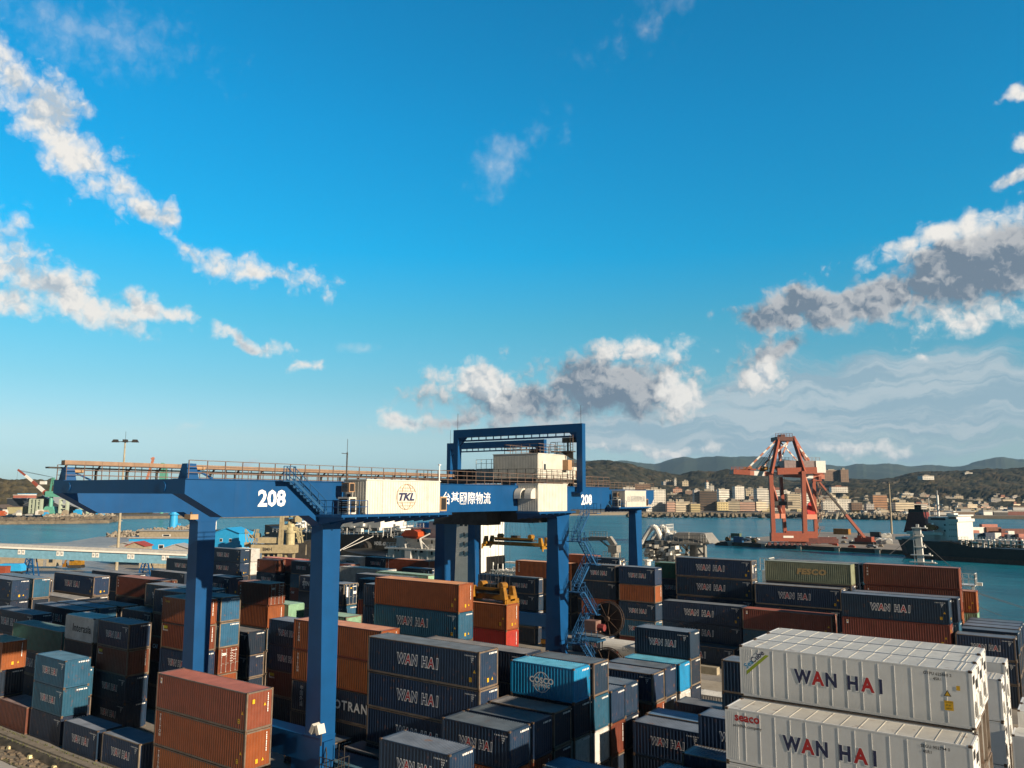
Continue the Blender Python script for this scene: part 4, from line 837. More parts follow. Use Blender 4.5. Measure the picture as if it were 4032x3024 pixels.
# blue harbour sheds
def house(name,label,cat,px,py,d,w,dep,h,roof,mw,mr,wins=(),rot=BR,gable=False,group=None):
    R=thing(name,label,cat,place(px,py,d),group,rot); b=MB()
    if gable: b.prism([(-w/2,0),(w/2,0),(w/2,h),(0,h+roof),(-w/2,h)],'y',-dep/2,dep/2)
    else: b.box(-w/2,w/2,-dep/2,dep/2,0,h)
    b.build('wall',mw,R)
    r=MB()
    if gable:
        for s in (-1,1): r.prism([(0,h+roof+.05),(s*(w/2+.4),h-.1),(s*(w/2+.4),h+.1),(0,h+roof+.25)],'y',-dep/2-.4,dep/2+.4)
    else: r.box(-w/2-.4,w/2+.4,-dep/2-.4,dep/2+.4,h+.002,h+roof)
    r.build('roof',mr,R)
    for (x,z,ww,hh) in wins: MB().box(x-ww/2,x+ww/2,-dep/2-.06,-dep/2-.01,z-hh/2,z+hh/2).box(x-ww*.38,x+ww*.38,-dep/2-.09,-dep/2-.061,z-hh*.38,z+hh*.38,1).build('window',[m_shipw,m_glass],R)
    return R
house('harbour_shed','long low bright blue shed with flat dark eaves','shed',650,2196,300,24,8,7.2,.5,m_cy,m_lgrey,[(-6,4.2,1.4,1.4),(0,4.2,2,1.6),(5,4.2,2.4,1.6),(9,4.2,2.4,1.6)])
house('rooftop_shed','cream clutter house on the long blue shed roof','shed',655,2123,300,18,5,3.0,.3,m_buff,m_lgrey,[(1,1.5,3,.8)])
house('gabled_shed','bright blue gabled shed with two small windows','shed',916,2188,255,8.0,8,7.2,1.4,m_cy,m_cy,[(-1.9,5.0,.9,1.0),(1.2,5.0,.9,1.0)],BR-.18,True)
house('annex_building','blue annex behind the gabled shed, dark roof','shed',850,2190,310,26,7,9.4,.5,m_cy,m_steel,[(-8,8.3,.8,1.2),(-6.5,8.3,.8,1.2),(-1,8.3,.8,1.2)])
house('red_roof_hut','small hut with a red sloping roof left of blue shed','hut',545,2200,270,6,6,4.3,1.2,m_buff,m_ored,(),BR,True)
house('grey_shed','rounded pale grey shed roof beside the left crane leg','shed',705,2215,262,9,6,4.5,1.4,m_lgrey,m_lgrey,(),BR,True)
house('arched_shed','dull grey arched shed left of the red hut','shed',500,2205,280,10,6,4.6,1.4,m_lgrey,m_lgrey,(),BR,True)
# beacon and rocks
p=place(682,2082,500); k=K(500); R=thing('beacon_tower','round blue harbour beacon tower above the breakwater','beacon',p,None,BR)
MB().tube((0,0,0),(0,0,11),2.5,2.2,16).tube((0,0,8.6),(0,0,9.4),3.3,3.3,16).box(2.3,4.2,-1,1,1.5,3.2).build('tower',m_cy,R); MB().tube((0,0,11),(0,0,11.8),1.6,1.6,12).tube((0,0,11.8),(0,0,13),.8,.4,10).build('lantern',m_cy,R)
p=place(849,2088,420); simple('white_post','slender white pole left of the blue gabled shed','pole',MB().tube((0,0,0),(0,0,7.2),.34,.3).box(-.4,.4,-.4,.4,7.2,7.5),m_shipw,p)
def rocks(name,pts,n,r0,r1,m,seed,tet=False,w=4.,up=2.5):
    rg=random.Random(seed); b=MB()
    for i in range(n):
        t=rg.random()*(len(pts)-1); j=int(t); p=pts[j].lerp(pts[j+1],t-j); r=rg.uniform(r0,r1); q=Vector((p.x+rg.gauss(0,w*.4),p.y+rg.gauss(0,w*.4),p.z+rg.uniform(0,up)*(1-abs(rg.gauss(0,.25)))))
        if tet:
            for a in range(4): v=Vector((rg.gauss(0,1),rg.gauss(0,1),rg.gauss(0,1))).normalized(); b.tube(q,q+v*r*1.3,r*.5,r*.32,5)
        else: b.ball(q,r,0,5,3,(rg.uniform(.8,1.4),rg.uniform(.8,1.3),rg.uniform(.6,1.)))
    return tag(b.build(name,m),kind='stuff')
Z=lambda px,py,z=-2: onz(px,py,z)
b=MB(); P=[Z(-80,2066),Z(430,2060),Z(458,2052),Z(430,2044),Z(1100,2037),Z(1100,2028),Z(-80,2030)]; b.prism([(q.x,q.y) for q in P],'z',-6,.6); tag(b.build('left_headland',m_rock),kind='structure')
rocks('breakwater_rocks',[Z(-60,2062),Z(200,2060),Z(330,2058),Z(452,2054)],420,1.4,3.2,m_rock,3,False,7,4.5)
rocks('tetrapods',[Z(180,2057),Z(330,2055),Z(450,2052)],170,1.8,3.0,m_tetra,4,True,6,6)
b=MB(); A=[Z(300,2142),Z(560,2115),Z(760,2096)]; 
for a,c in zip(A,A[1:]): b._hex([a+Vector((-3,-3,-4)),c+Vector((-3,-3,-4)),c+Vector((5,5,-4)),a+Vector((5,5,-4)),a+Vector((-1,-1,1.6)),c+Vector((-1,-1,1.6)),c+Vector((3,3,1.6)),a+Vector((3,3,1.6))],0)
tag(b.build('inner_breakwater',m_buff),'buff sea wall running to the tetrapods at left','sea wall')
rocks('tetrapods',[Z(420,2128),Z(560,2113,0),Z(640,2106,0),Z(760,2094,0)],230,1.2,2.2,m_tetra,5,True,3,3)
# shipyard on the headland
SY=thing('shipyard_crane','mint green slewing crane with red and white jib at far left','crane',place(197,2022,760),None,BR); k=K(760)
def S(px,py): return ((px-197)*k,0,(2022-py)*k)
b=MB().taper(S(197,2022),13,8,S(197,1995),7,6).tube(S(197,1995),S(197,1957),1.9,1.6,10).box(-4.5,8,-3,3,S(0,1957)[2],S(0,1935)[2])
for x in (-5.5,5.5): b.beam((x,0,0),(x*.45,0,6.5),1.6)
b.build('portal_tower',m_mint,SY); MB().beam(S(190,1938),S(196,1882),1.2).beam(S(214,1938),S(199,1882),1.6).beam(S(188,1910),S(205,1910),.8).build('mast_frame',m_mint,SY)
for i,(a,c,m) in enumerate((((178,1947),(165,1935),m_cranered),((165,1935),(140,1915),m_shipw),((140,1915),(118,1897),m_cranered),((118,1897),(88,1874),m_shipw),((88,1874),(56,1851),m_cranered))):
    o=MB().beam(S(*a),S(*c),2.2-.2*i,3.4-.45*i).build('jib_section',m,SY)
MB().tube(S(196,1880),S(62,1856),.14,n=4).tube(S(196,1880),S(58,1852),.14,n=4).tube(S(56,1851),S(54,1900),.1,n=4).build('cable',m_rope,SY); MB().box(*[S(150,0)[0],S(172,0)[0]],-1.5,1.5,S(0,1908)[2],S(0,1896)[2]).build('counterweight',m_shipw,SY)
def S2(px0,px1,py0,py1,d): return ((px1-px0)*K(d),(py1-py0)*K(d))
def slab(name,label,cat,px0,px1,pt,pb,d,dep,m,roofm=None,gab=0,group=None,wins=()):
    w,h=S2(px0,px1,pt,pb,d); return house(name,label,cat,(px0+px1)/2,pb,d,w,dep,h-gab,gab or .4,m,roofm or m,wins,BR,gab>0,group)
m_shed=mat('dark_shed',(.035,.042,.055),.6,dirt=.2); m_brownroof=mat('brown_roof',(.17,.12,.08),.7,dirt=.3)
slab('shipyard_hall','dark open shipyard hall with grey gable roof','hall',138,275,1952,2022,790,40,m_shed,m_lgrey,9)
slab('shipyard_hall','second dark hall under the blue girder tip','hall',250,350,1985,2022,785,30,m_shed,m_lgrey,5)
R=slab('control_building','white terraced control building above the shipyard','building',82,130,1945,1960,860,12,m_shipw,m_cy); 
R=slab('terrace_building','orange tinted terrace building below the white one','building',70,125,1950,1964,845,16,m_pink,m_shipw)
slab('warehouse','brown roofed warehouse at the far left shore','warehouse',-60,60,1988,2022,770,24,m_shed,m_brownroof,5)
slab('warehouse','cream walled warehouse beside the brown roofed one','warehouse',44,95,1996,2022,765,14,mat('cream_wall',(.42,.38,.22),.6),m_brownroof)
slab('warehouse','long grey roofed warehouse below the terrace building','warehouse',55,122,1963,1996,800,24,m_shed,m_lgrey)
for px0,px1,pt,lb in ((118,160,1965,'left pale green dock frame beside the mint crane'),(236,345,1966,'right pale green dock frame under the girder')):
    d=755; w,h=S2(px0,px1,pt,2022,d); b=MB(); n=5 if px1-px0>60 else 4
    for i in range(n):
        x=-w/2+w*i/(n-1)
        if n==5 and i==2: continue
        b.box(x-.7,x+.7,-2,2,0,h*(1 if i<4 else .8))
    for z in (.35,.65,.97): b.box(-w/2,-w/2+w*.22,-1.5,1.5,h*z-.5,h*z+.4); b.box(w/2-w*.38,w/2,-1.5,1.5,h*z*.85-.5,h*z*.85+.4)
    b.box(-w/2,w/2,-1.6,1.6,h-.8,h)
    simple('dock_frame',lb,'dock frame',b,mat('pale_mint',(.40,.46,.36),.6,dirt=.2),place((px0+px1)/2,2022,d),'pale green dock frames')
rg=random.Random(11)
for i in range(26):
    px=rg.uniform(-20,420); d=rg.uniform(728,750); py=2028+rg.uniform(-3,3); b=MB(); w=rg.uniform(2,7); h=rg.uniform(1,4); b.box(-w/2,w/2,-1.5,1.5,0,h).box(-w*.3,w*.4,-1,1,h,h*1.3)
    tag(b.build('work_shed',rg.choice([m_shipw,m_buff,m_ored,m_lgrey,m_cy,m_pink]),None,place(px,py,d),BR),'small jumbled work shed on the far left breakwater','shed','work sheds along the far left breakwater')
R=thing('shipyard_crane','distant red and white lattice jib behind the girder railing','crane',place(600,2022,900),None,BR)
b=MB().beam((-9,0,36),(-3,0,60),2.2).beam((-3,0,60),(-4,0,62),3).beam((-9,0,36),(-3,0,30),2.2); b.build('jib',m_pink,R); MB().beam((8,0,36),(8,0,56),3).beam((12,0,36),(12,0,55),3).box(6,14,-2,2,30,45).tube((10,0,0),(10,0,30),2).build('tower',m_mint,R)
simple('barge','long low rust red barge far across the water','barge',MB().prism([(-150,0),(130,0),(138,4.6),(-156,4.2)],'y',-8,8),mat('barge_red',(.30,.10,.075),.7),place(760,2037,930))
# ---------------------------------------------------------------- shiploader and vessels along the quay
d=232; k=K(d); p=place(1080,2262,d); R=thing('ship_unloader','weathered cream ship unloader with round column and lettered beam','ship unloader',p,None,BR)
def U(px,py): return ((px-1080)*k,(2262-py)*k)
def ub(b,x0,x1,y0,y1,dep,m=0): a=U(x0,y1); c=U(x1,y0); b.box(a[0],c[0],-dep/2,dep/2,a[1],c[1],m); return b
b=ub(MB(),990,1165,2146,2178,3.5); ub(b,1015,1085,2118,2140,3); 
for x in (1030,1052,1075,1120,1150): ub(b,x,x+7,2178,2262,1.2)
b.add(fit('BMH',36*k,13*k,.03),front(U(1055,0)[0],-1.77,U(0,2163)[1]),1); b.build('beam',[m_cream2,m_steel],R)
a=U(1138,2175); c=U(1138,2100); MB().tube((a[0],0,a[1]),(c[0],0,c[1]),1.25,1.2,16).tube((c[0],0,c[1]),(c[0],0,c[1]+1.6),1.5,1.5,16).tube((c[0],0,c[1]+1.6),(c[0],0,c[1]+2.6),1.15,1.15,16).build('column',m_cream2,R)
b=MB(); 
for i in range(22): x=rg.uniform(1118,1172); y=rg.uniform(2015,2086); q=U(x,y); b.box(q[0]-rg.uniform(.2,.9),q[0]+.5,rg.uniform(-1.4,0),rg.uniform(.2,1.5),q[1]-.5,q[1]+rg.uniform(.2,1.2),rg.choice((0,0,1)))
b.build('machinery',[m_cream2,m_steel],R); b=MB(); q0=U(1098,2200); q1=U(1103,2010); b.beam((q0[0],-1,q0[1]),(q1[0],-1,q1[1]),.7); q0=U(1108,2200); q1=U(1112,2010); b.beam((q0[0],-1,q0[1]),(q1[0],-1,q1[1]),.5)
for i in range(12): y=2030+i*13; q=U(1099,y); b.box(q[0]-.3,q[0]+1.1,-1.2,-.8,q[1],q[1]+.15)
b.build('mast',m_cream2,R); b=MB()
for x,y,x2,y2 in ((1160,2085,1192,2082),(1165,2100,1190,2082),(1172,2140,1160,2090),(1178,2140,1166,2085),(1188,2138,1176,2084),(1160,2120,1192,2110)): q=U(x,y); w=U(x2,y2); b.beam((q[0],0,q[1]),(w[0],0,w[1]),.35)
b.build('strut',m_cream2,R)
b=MB().prism([(-8,0),(9,0),(7,4),(2,6.2),(-4,5)],'y',-4,4); simple('bulk_heap','dark covered bulk heap behind the tall right crane leg','heap',b,m_steel,place(1190,2205,250))
b=MB()
for i in range(16): x=rg.uniform(-3.5,3.5); z=rg.uniform(0,5); b.box(x,x+rg.uniform(.3,1.4),rg.uniform(-1,.5),1,z,z+rg.uniform(.3,1.4)); 
for i in range(8): b.beam((rg.uniform(-3,3),0,0),(rg.uniform(-3,3),0,6),.18)
simple('pipe_rack','tangle of rusty pipes beside the blue gabled shed','pipe rack',b,m_cream2,place(1000,2165,238))
# small ship
def hullmesh(b,L,B,h,sheer=0,bow=4,m=0,mw=None,draft=.5,n=14,stern=.7):
    secs=[]
    for i in range(n+1):
        t=i/n; x=-L/2+L*t; w=B/2*min(1,stern+(1-stern)*min(1,t*5),max(.02,(1-t)*L/bow*.9)); hh=h+sheer*(abs(t-.45)*2)**3; secs.append((x,w,hh,(t>.9)*(t-.9)*10))
    for (x0,w0,h0,r0),(x1,w1,h1,r1) in zip(secs,secs[1:]):
        for s in (-1,1):
            b.face([(x0,s*w0*.85,-draft),(x1,s*w1*.85,-draft),(x1,s*w1*.95,h1*.35),(x0,s*w0*.95,h0*.35)],m if mw is None else mw); b.face([(x0,s*w0*.95,h0*.35),(x1,s*w1*.95,h1*.35),(x1,s*w1,h1),(x0,s*w0,h0)],m)
        b.face([(x0,-w0,h0-.4),(x1,-w1,h1-.4),(x1,w1,h1-.4),(x0,w0,h0-.4)],m)
    x,w,hh,_=secs[0]; b.face([(x,-w*.85,-draft),(x,w*.85,-draft),(x,w,hh),(x,-w,hh)],m); return b
R=thing('small_ship','small white and dark coaster left of the tall crane leg','ship',place(1215,2140,430),None,BR+1.2); hullmesh(MB(),26,9,4.5,1.5,8).build('hull',m_hull,R); MB().box(-9,2,-3.4,3.4,4,7.5).box(-8,0,-3,3,7.5,10).box(-7,-1,-2.4,2.4,10,12).build('superstructure',m_shipw,R); MB().tube((-4,0,12),(-4,0,19),.2).build('mast',m_shipw,R)
# moored ships by the near quay: built square to the quay (local x = world X)
def wx(px,py,Y): v=ray(px,py); t=Y/v[1]; return Vector((v[0]*t,Y,v[2]*t+CAM_H))
def decks(b,spec,m=0): 
    for x0,x1,y0,y1,z0,z1 in spec: b.box(x0,x1,y0,y1,z0,z1,m)
    return b
Y=172.; a=wx(1300,2180,Y); c=wx(1560,2180,Y); 
R=thing('black_ship','black hulled ship with white lettering moored behind the white cargo box','ship',((a.x+c.x)/2-14,Y+7,-2),None); Lh=(c.x-a.x)+40
b=hullmesh(MB(),Lh,15,wx(1400,2106,Y).z+2,2.5,14); b.build('hull',m_hull,R); o=Vector(R.location)
zt=wx(1400,2106,Y).z+2; b=MB(); rg=random.Random(5)
for i in range(90): x=rg.uniform(-Lh*.3,Lh*.42); z=zt+rg.uniform(-.4,2.6); w=rg.uniform(.3,2.2); b.box(x,x+w,-7+rg.uniform(0,4),-6+rg.uniform(0,6),z,z+rg.uniform(.2,1.3))
for i in range(16): x=-Lh*.3+Lh*.72*i/16; b.tube((x,-6.8,zt),(x,-6.8,zt+rg.uniform(1,4)),.12,n=5)
b.box(Lh*.05,Lh*.3,-6,5,zt+2.2,zt+5); b.rail([(-Lh*.4,-7.2,zt-.3),(Lh*.42,-7.2,zt-.3)],1.2,2.,.1); b.build('deck_gear',m_shipw,R)
b=MB()
for px in (1315,1447):
    q=wx(px,2158,Y)-o; b.tube((q.x,-8.6,q.z),(q.x,-7.2,q.z),2.1,2.1,18); b.tube((q.x,-8.8,q.z),(q.x,-8.6,q.z),1.1,1.4,14,1)
b.build('fender',[m_steel,m_bronze],R)
q=wx(1502,2139,Y)-o; MB().add(fit('NDEL 62',4.6,1.1,.05,.2),front(q.x,-7.62,q.z)).build('lettering',m_white,R)
b=MB(); q1=wx(1318,2178,158)-o
for px,py in ((1437,2112),(1475,2112)): q=wx(px,py,Y)-o; b.tube((q.x,-7.6,q.z),(q1.x,q1.y,q1.z),.09,n=5)
b.build('mooring_rope',m_shipw,R)
# white ship
Y=156.
def X_(px): return wx(px,2150,Y).x
def Zz(px,py): return wx(px,py,Y).z
R=thing('white_ship','white ship superstructure with orange lifeboat behind the crane legs','ship',(X_(1700),Y,-2),None); o=Vector(R.location); lx=lambda px:X_(px)-o.x; lz=lambda py,px=1650:Zz(px,py)+2
b=MB(); x0,x1=lx(1528),lx(1760)
hullmesh(b,52,17,lz(2200),1,12); b.v=[(v[0]-10,v[1]+9,v[2]) for v in b.v]; b.build('hull',m_hull,R)
b=MB(); b.box(x0,x1,0,16,lz(2205)-.4,lz(2163)); b.box(x0-.4,x1,-.9,16.5,lz(2166),lz(2160)); b.box(lx(1545),x1,1.5,15,lz(2160),lz(2122)); b.box(lx(1545),x1,.4,15,lz(2124),lz(2118)); b.box(lx(1600),x1,2.5,14,lz(2118),lz(2082)); b.box(lx(1580),x1+1,1.5,15,lz(2083),lz(2078)); b.box(lx(1672),x1,1.5,13,lz(2078),lz(2052)); b.box(lx(1715),x1,1,13,lz(2052),lz(2018))
b.build('deckhouse',m_shipw,R)
b=MB(); t0,t1=lx(1770),lx(1850); b.box(t0,t1,1,14,0.6,lz(2040)); b.box(t0-.5,t1+.6,.2,14.5,lz(2042),lz(2052)-.0+1.3); b.build('bridge_tower',m_shipw,R)
b=MB()
for px in (1808,1826): b.box(lx(px),lx(px)+.9,.12,.2,lz(2066),lz(2052))
for py in (2105,2140,2175):
    for px in (1815,1832): b.box(lx(px),lx(px)+.35,.9,.98,lz(py),lz(py)+.9)
for px,py in ((1552,2176),(1567,2176),(1618,2174),(1635,2176),(1660,2175),(1698,2182),(1628,2136),(1682,2140),(1655,2176)): b.box(lx(px),lx(px)+.5,-.08 if py>2160 else 1.42,(0 if py>2160 else 1.5)-.01,lz(py),lz(py)+1.1)
for px in (1688,1708): b.box(lx(px),lx(px)+.9,1.42,1.49,lz(2066),lz(2056))
b.build('window',m_glass,R)
for px0,px1,py in ((1528,1720,2160),(1545,1600,2118),(1580,1660,2078),(1528,1720,2205),(1785,1850,2040)): MB().rail([(lx(px0),-.5 if py>2150 else .6,lz(py)),(lx(px1),-.5 if py>2150 else .6,lz(py))],1.15,1.1,.09,0,(1.,.66,.33)).build('railing',m_shipw,R)
b=MB()
for px in (1553,1580,1600,1624,1652,1686,1715): b.box(lx(px),lx(px)+.35,-.6,-.3,lz(2205),lz(2166))
b.box(lx(1603),lx(1626),-.85,-.2,lz(2205),lz(2163)); b.build('pillar',m_shipw,R)
lb=MB().prism([(lx(1592),lz(2108)),(lx(1600),lz(2118)),(lx(1650),lz(2121)),(lx(1658),lz(2112)),(lx(1656),lz(2094)),(lx(1640),lz(2086)),(lx(1606),lz(2088))],'y',-1.2,1.6); lb.box(lx(1592)-.1,lx(1658)+.1,-1.3,1.7,lz(2112),lz(2109)); lb.build('lifeboat',m_ora,R)
b=MB(); 
for px in (1605,1668): b.beam((lx(px),-.4,lz(2160)),(lx(px)-.6,-.7,lz(2120)),.4).beam((lx(px)-.6,-.7,lz(2120)),(lx(px)+1.6,.5,lz(2100)),.3).beam((lx(px)-.5,-.5,lz(2130)),(lx(px)+1.6,-.2,lz(2158)),.3)
b.build('davit',m_shipw,R); MB().box(lx(1610),lx(1660),3,9,lz(2076),lz(2058)).box(lx(1640),lx(1668),2.0,4,lz(2098),lz(2072)).build('rescue_equipment',m_cy,R)
b=MB().tube((lx(1822),4,lz(2040)),(lx(1822),4,lz(2018)),.12).tube((lx(1588),1,lz(2160)),(lx(1584),1,lz(2138)),.15).beam((lx(1822)-1,4,lz(2024)),(lx(1822)+1,4,lz(2024)),.1); b.build('mast',m_shipw,R)
# tanker deck with pipes, right of the white ship
Y=157.; R=thing('tanker','low tanker deck with white pipework moored behind the yellow spreaders','tanker',(wx(2060,2250,Y).x,Y,-2)); o=Vector(R.location); lx=lambda px:wx(px,2250,Y).x-o.x; lz=lambda py:wx(2060,py,Y).z+2
b=hullmesh(MB(),56,15,lz(2290)+.6,.8,14); b.v=[(v[0]+14,v[1]+9,v[2]) for v in b.v]; b.build('hull',m_hull,R)
b=MB(); rg=random.Random(9); b.box(lx(1900),lx(2760),1,15,lz(2292),lz(2284)); b.box(lx(2430),lx(2560),.5,4,lz(2246),lz(2230)); b.box(lx(1930),lx(2150),6,8,lz(2232),lz(2226))
for i in range(170): px=rg.uniform(1925,2560); x=lx(px); z=lz(2284)+rg.uniform(0,1.2); w=rg.uniform(.2,2.4); y=rg.uniform(.3,12); b.box(x,x+w,y,y+rg.uniform(.15,.8),z,z+rg.uniform(.12,1.3))
for i in range(7): b.tube((lx(1930),2+i*1.6,lz(2262)+.3*(i%2)),(lx(2560),2+i*1.6,lz(2262)+.3*(i%2)),.2,n=6)
for i in range(34): x=lx(1925+i*19); b.box(x-.1,x+.1,1.5,1.8,lz(2284),lz(2284)+rg.uniform(1.8,3.6)); b.box(x-.6,x+.5,1.4,1.8,lz(2284)+1.5,lz(2284)+1.7)
b.rail([(lx(1925),.4,lz(2284)),(lx(2600),.4,lz(2284))],1.2,1.5,.09); b.build('deck_pipework',m_shipw,R)
b=MB()
for px,pt in ((2088,2130),(2105,2142)): b.tube((lx(px),7,lz(2270)),(lx(2096+(px-2096)*.6),7,lz(pt)),.16,n=5)
for i in range(7): z=lz(2260)+i*.9; b.beam((lx(2089),7,z),(lx(2103),7,z+.7),.09)
b.tube((lx(2100),7,lz(2150)),(lx(2100),7,lz(2120)),.22); b.build('mast',m_shipw,R)
for px0,px1,pt in ((2125,2160,2178),(2425,2450,2172)): b=MB().rail([(lx(px0),3,lz(2230)),(lx(px1),3,lz(2230)),(lx(px1),6,lz(2230))],2.2,.8,.1); b.build('railing',m_shipw,R)
# deck crane (part of the tanker)
b=MB(); x=lx(2352); b.tube((x,8,lz(2270)),(x,8,lz(2190)),1.15,1.05,12).tube((x,8,lz(2190)),(x,8,lz(2168)),.95,.95,12).box(x-1.2,x+1,7,9,lz(2168),lz(2140)).beam((x,8,lz(2142)),(x-1.4,8,lz(2112)),1.1).beam((x-1,8,lz(2114)),(lx(2225),8,lz(2122)),.7,.8).beam((x-.8,8,lz(2155)),(lx(2290),8,lz(2120)),.35).box(lx(2260),lx(2330),7,9.4,lz(2112),lz(2109)).rail([(lx(2260),7,lz(2109)),(lx(2330),7,lz(2109))],1.2,.7,.08).rail([(x-2.2,6.6,lz(2195)),(x+2.2,6.6,lz(2195))],1.8,.8,.08); b.build('deck_crane',m_dredge,R)
# dredger
Y=166.; R=thing('dredger','grey dredger with arched white pipes behind the far crane leg','dredger',(wx(2620,2200,Y).x,Y,-2)); o=Vector(R.location); lx=lambda px:wx(px,2180,Y).x-o.x; lz=lambda py:wx(2620,py,Y).z+2
b=hullmesh(MB(),70,16,4,1,14); b.v=[(v[0]+6,v[1]+8,v[2]) for v in b.v]; b.build('hull',m_dredge,R)
b=MB(); b.tube((lx(2588),5,1),(lx(2588),5,lz(2132)),2.75,2.75,20); b.box(lx(2538),lx(2575),6,12,2,lz(2098)); b.box(lx(2685),lx(2712),4,10,1,lz(2142)); b.box(lx(2630),lx(2745),2,11,lz(2143),lz(2136)); b.box(lx(2560),lx(2760),2,12,2,4.5)
for a_,c_ in (((2620,2136),(2634,2190)),((2650,2190),(2640,2136)),((2634,2186),(2690,2184)),((2655,2138),(2690,2170)),((2680,2186),(2686,2140))): b.beam((lx(a_[0]),3,lz(a_[1])),(lx(c_[0]),3,lz(c_[1])),.5)
for px in (2714,2745): b.beam((lx(px),4,1),(lx(px),4,lz(2136)),.5)
b.beam((lx(2716),4,lz(2155)),(lx(2745),4,lz(2190)),.3).beam((lx(2716),4,lz(2185)),(lx(2745),4,lz(2178)),.5); b.build('tank_tower',m_dredge,R)
b=MB().taper((lx(2695),6,lz(2136)),9.,6,(lx(2692),6,lz(2098)),6.5,4.5); b.rail([(lx(2635),2.2,lz(2136)),(lx(2755),2.2,lz(2136))],1.6,1.1,.12); b.tube((lx(2691),3,lz(2120)),(lx(2691),3,lz(2094)),.15); b.build('wheelhouse',m_dredge,R)
for i,(yy,xs) in enumerate(((4.5,0),(6.5,22))):
    pts=[(2470,2196),(2500,2130),(2522,2095),(2533,2082),(2545,2080),(2553,2088),(2575,2140)]; MB().path([(lx(px+xs*.9),yy,lz(py)) for px,py in pts],.62,10).build('dredge_pipe',m_shipw,R)
    pts=[(2590,2132),(2596,2112),(2604,2108),(2612,2112),(2620,2134)]; MB().path([(lx(px+xs*.6),yy,lz(py)) for px,py in pts],.55,10).build('dredge_pipe',m_shipw,R)
b=MB().path([(lx(2468),5,lz(2190)),(lx(2490),5,lz(2150)),(lx(2556),5,lz(2135))],.5,8).path([(lx(2480),5,lz(2165)),(lx(2556),5,lz(2152))],.4,8); b.build('suction_pipe',m_dredge,R)
b=MB(); rg=random.Random(2)
for i in range(60): x=lx(rg.uniform(2530,2660)); z=lz(2215)+rg.uniform(0,3); b.box(x,x+rg.uniform(.2,1.2),rg.uniform(0,2),3,z,z+rg.uniform(.2,.9),rg.choice((0,1)))
b.tube((lx(2550),0,lz(2230)),(lx(2550),0,lz(2212)),.7,n=10,m=1).tube((lx(2550),0,lz(2212)),(lx(2550),0,lz(2206)),1.1,n=10,m=1); b.build('deck_gear',[m_dredge,m_shipw],R)
MB().rail([(lx(2568),5,lz(2098)),(lx(2585),5,lz(2098)),(lx(2585),9,lz(2098))],1.6,.7,.09).rail([(lx(2740),3,lz(2130)),(lx(2760),3,lz(2130))],1.6,.7,.09).build('railing',m_shipw,R)
# workboat whose white mast stands above the containers at right
Y=163.; p=wx(3632,2330,Y); R=thing('workboat','moored workboat with tall white mast above the brown container','workboat',(p.x,Y,-2)); lz=lambda py:wx(3625,py,Y).z+2; dx=lambda px:wx(px,2200,Y).x-p.x
b=hullmesh(MB(),22,7,1.6,.6,6); b.v=[(v[0]-9,v[1]+3,v[2]) for v in b.v]; b.build('hull',m_dredge,R)
b=MB(); x1,x0=dx(3628),dx(3612); b.beam((x1,2,2),(x0,2,lz(2078)),1.0).beam((x0,2,lz(2078)),(x0,2,lz(2066)),.45)
for py,w in ((2082,1.6),(2115,.9),(2158,1.2),(2190,2.2),(2218,2.6)): b.box(x0-w*.6,x0+w,1.4,2.4,lz(py),lz(py)+.16); b.tube((x0+w*.8,1.8,lz(py)),(x0+w*.8,1.8,lz(py)+.5),.14,n=6)
b.beam((x1+.3,2,lz(2222)),(x1+2.2,2,lz(2218)),.2).tube((x0-.7,1.6,lz(2078)),(x0-.7,1.6,2),.1,n=5); b.build('mast',m_shipw,R)
b=MB(); b.tube((x0,2,lz(2130)),(dx(3525),6,lz(2225)),.05,n=4).tube((x0,2,lz(2122)),(dx(3731),4,lz(2235)),.05,n=4).tube((x0,2,lz(2100)),(dx(3530),-6,lz(2180)),.05,n=4); b.build('stay_wire',m_rope,R)
b=MB().box(dx(2985),dx(3010),2,8,2,lz(2285)).rail([(dx(2980),1.8,lz(2285)),(dx(3015),1.8,lz(2285)),(dx(3015),5,lz(2285))],2.4,.8,.12); b.build('gangway_tower',m_shipw,R)
b=MB()
for q0,q1 in (((3812,2325),(4060,2405)),((3815,2375),(3945,2425)),((3812,2322),(4060,2400))):
    a=wx(q0[0],q0[1],158)-Vector(R.location); c=onz(q1[0],q1[1],-1.5)-Vector(R.location); b.tube(a,c,.05,n=4)
b.build('mooring_rope',m_rope,R)

p=wx(3796,2330,136.5); h=wx(3796,2300,136.5).z; b=MB()
for x in (-1.2,1.2):
    for y in (-1,1): b.beam((x,y,0),(x,y,h),.16)
b.box(-1.4,1.6,-1.2,1.2,h-.15,h).rail([(-1.4,-1.2,h),(1.6,-1.2,h),(1.6,1.2,h)],1.6,.7,.07).beam((-1.2,-1,.3),(1.2,-1,h-.4),.1).box(1.7,2.4,-.3,.3,h-.1,h+.35)
simple('gangway','small pale gangway tower at quay edge right of brown stack','gangway',b,m_shipw,Vector((p.x,136.5,0)),None,0)
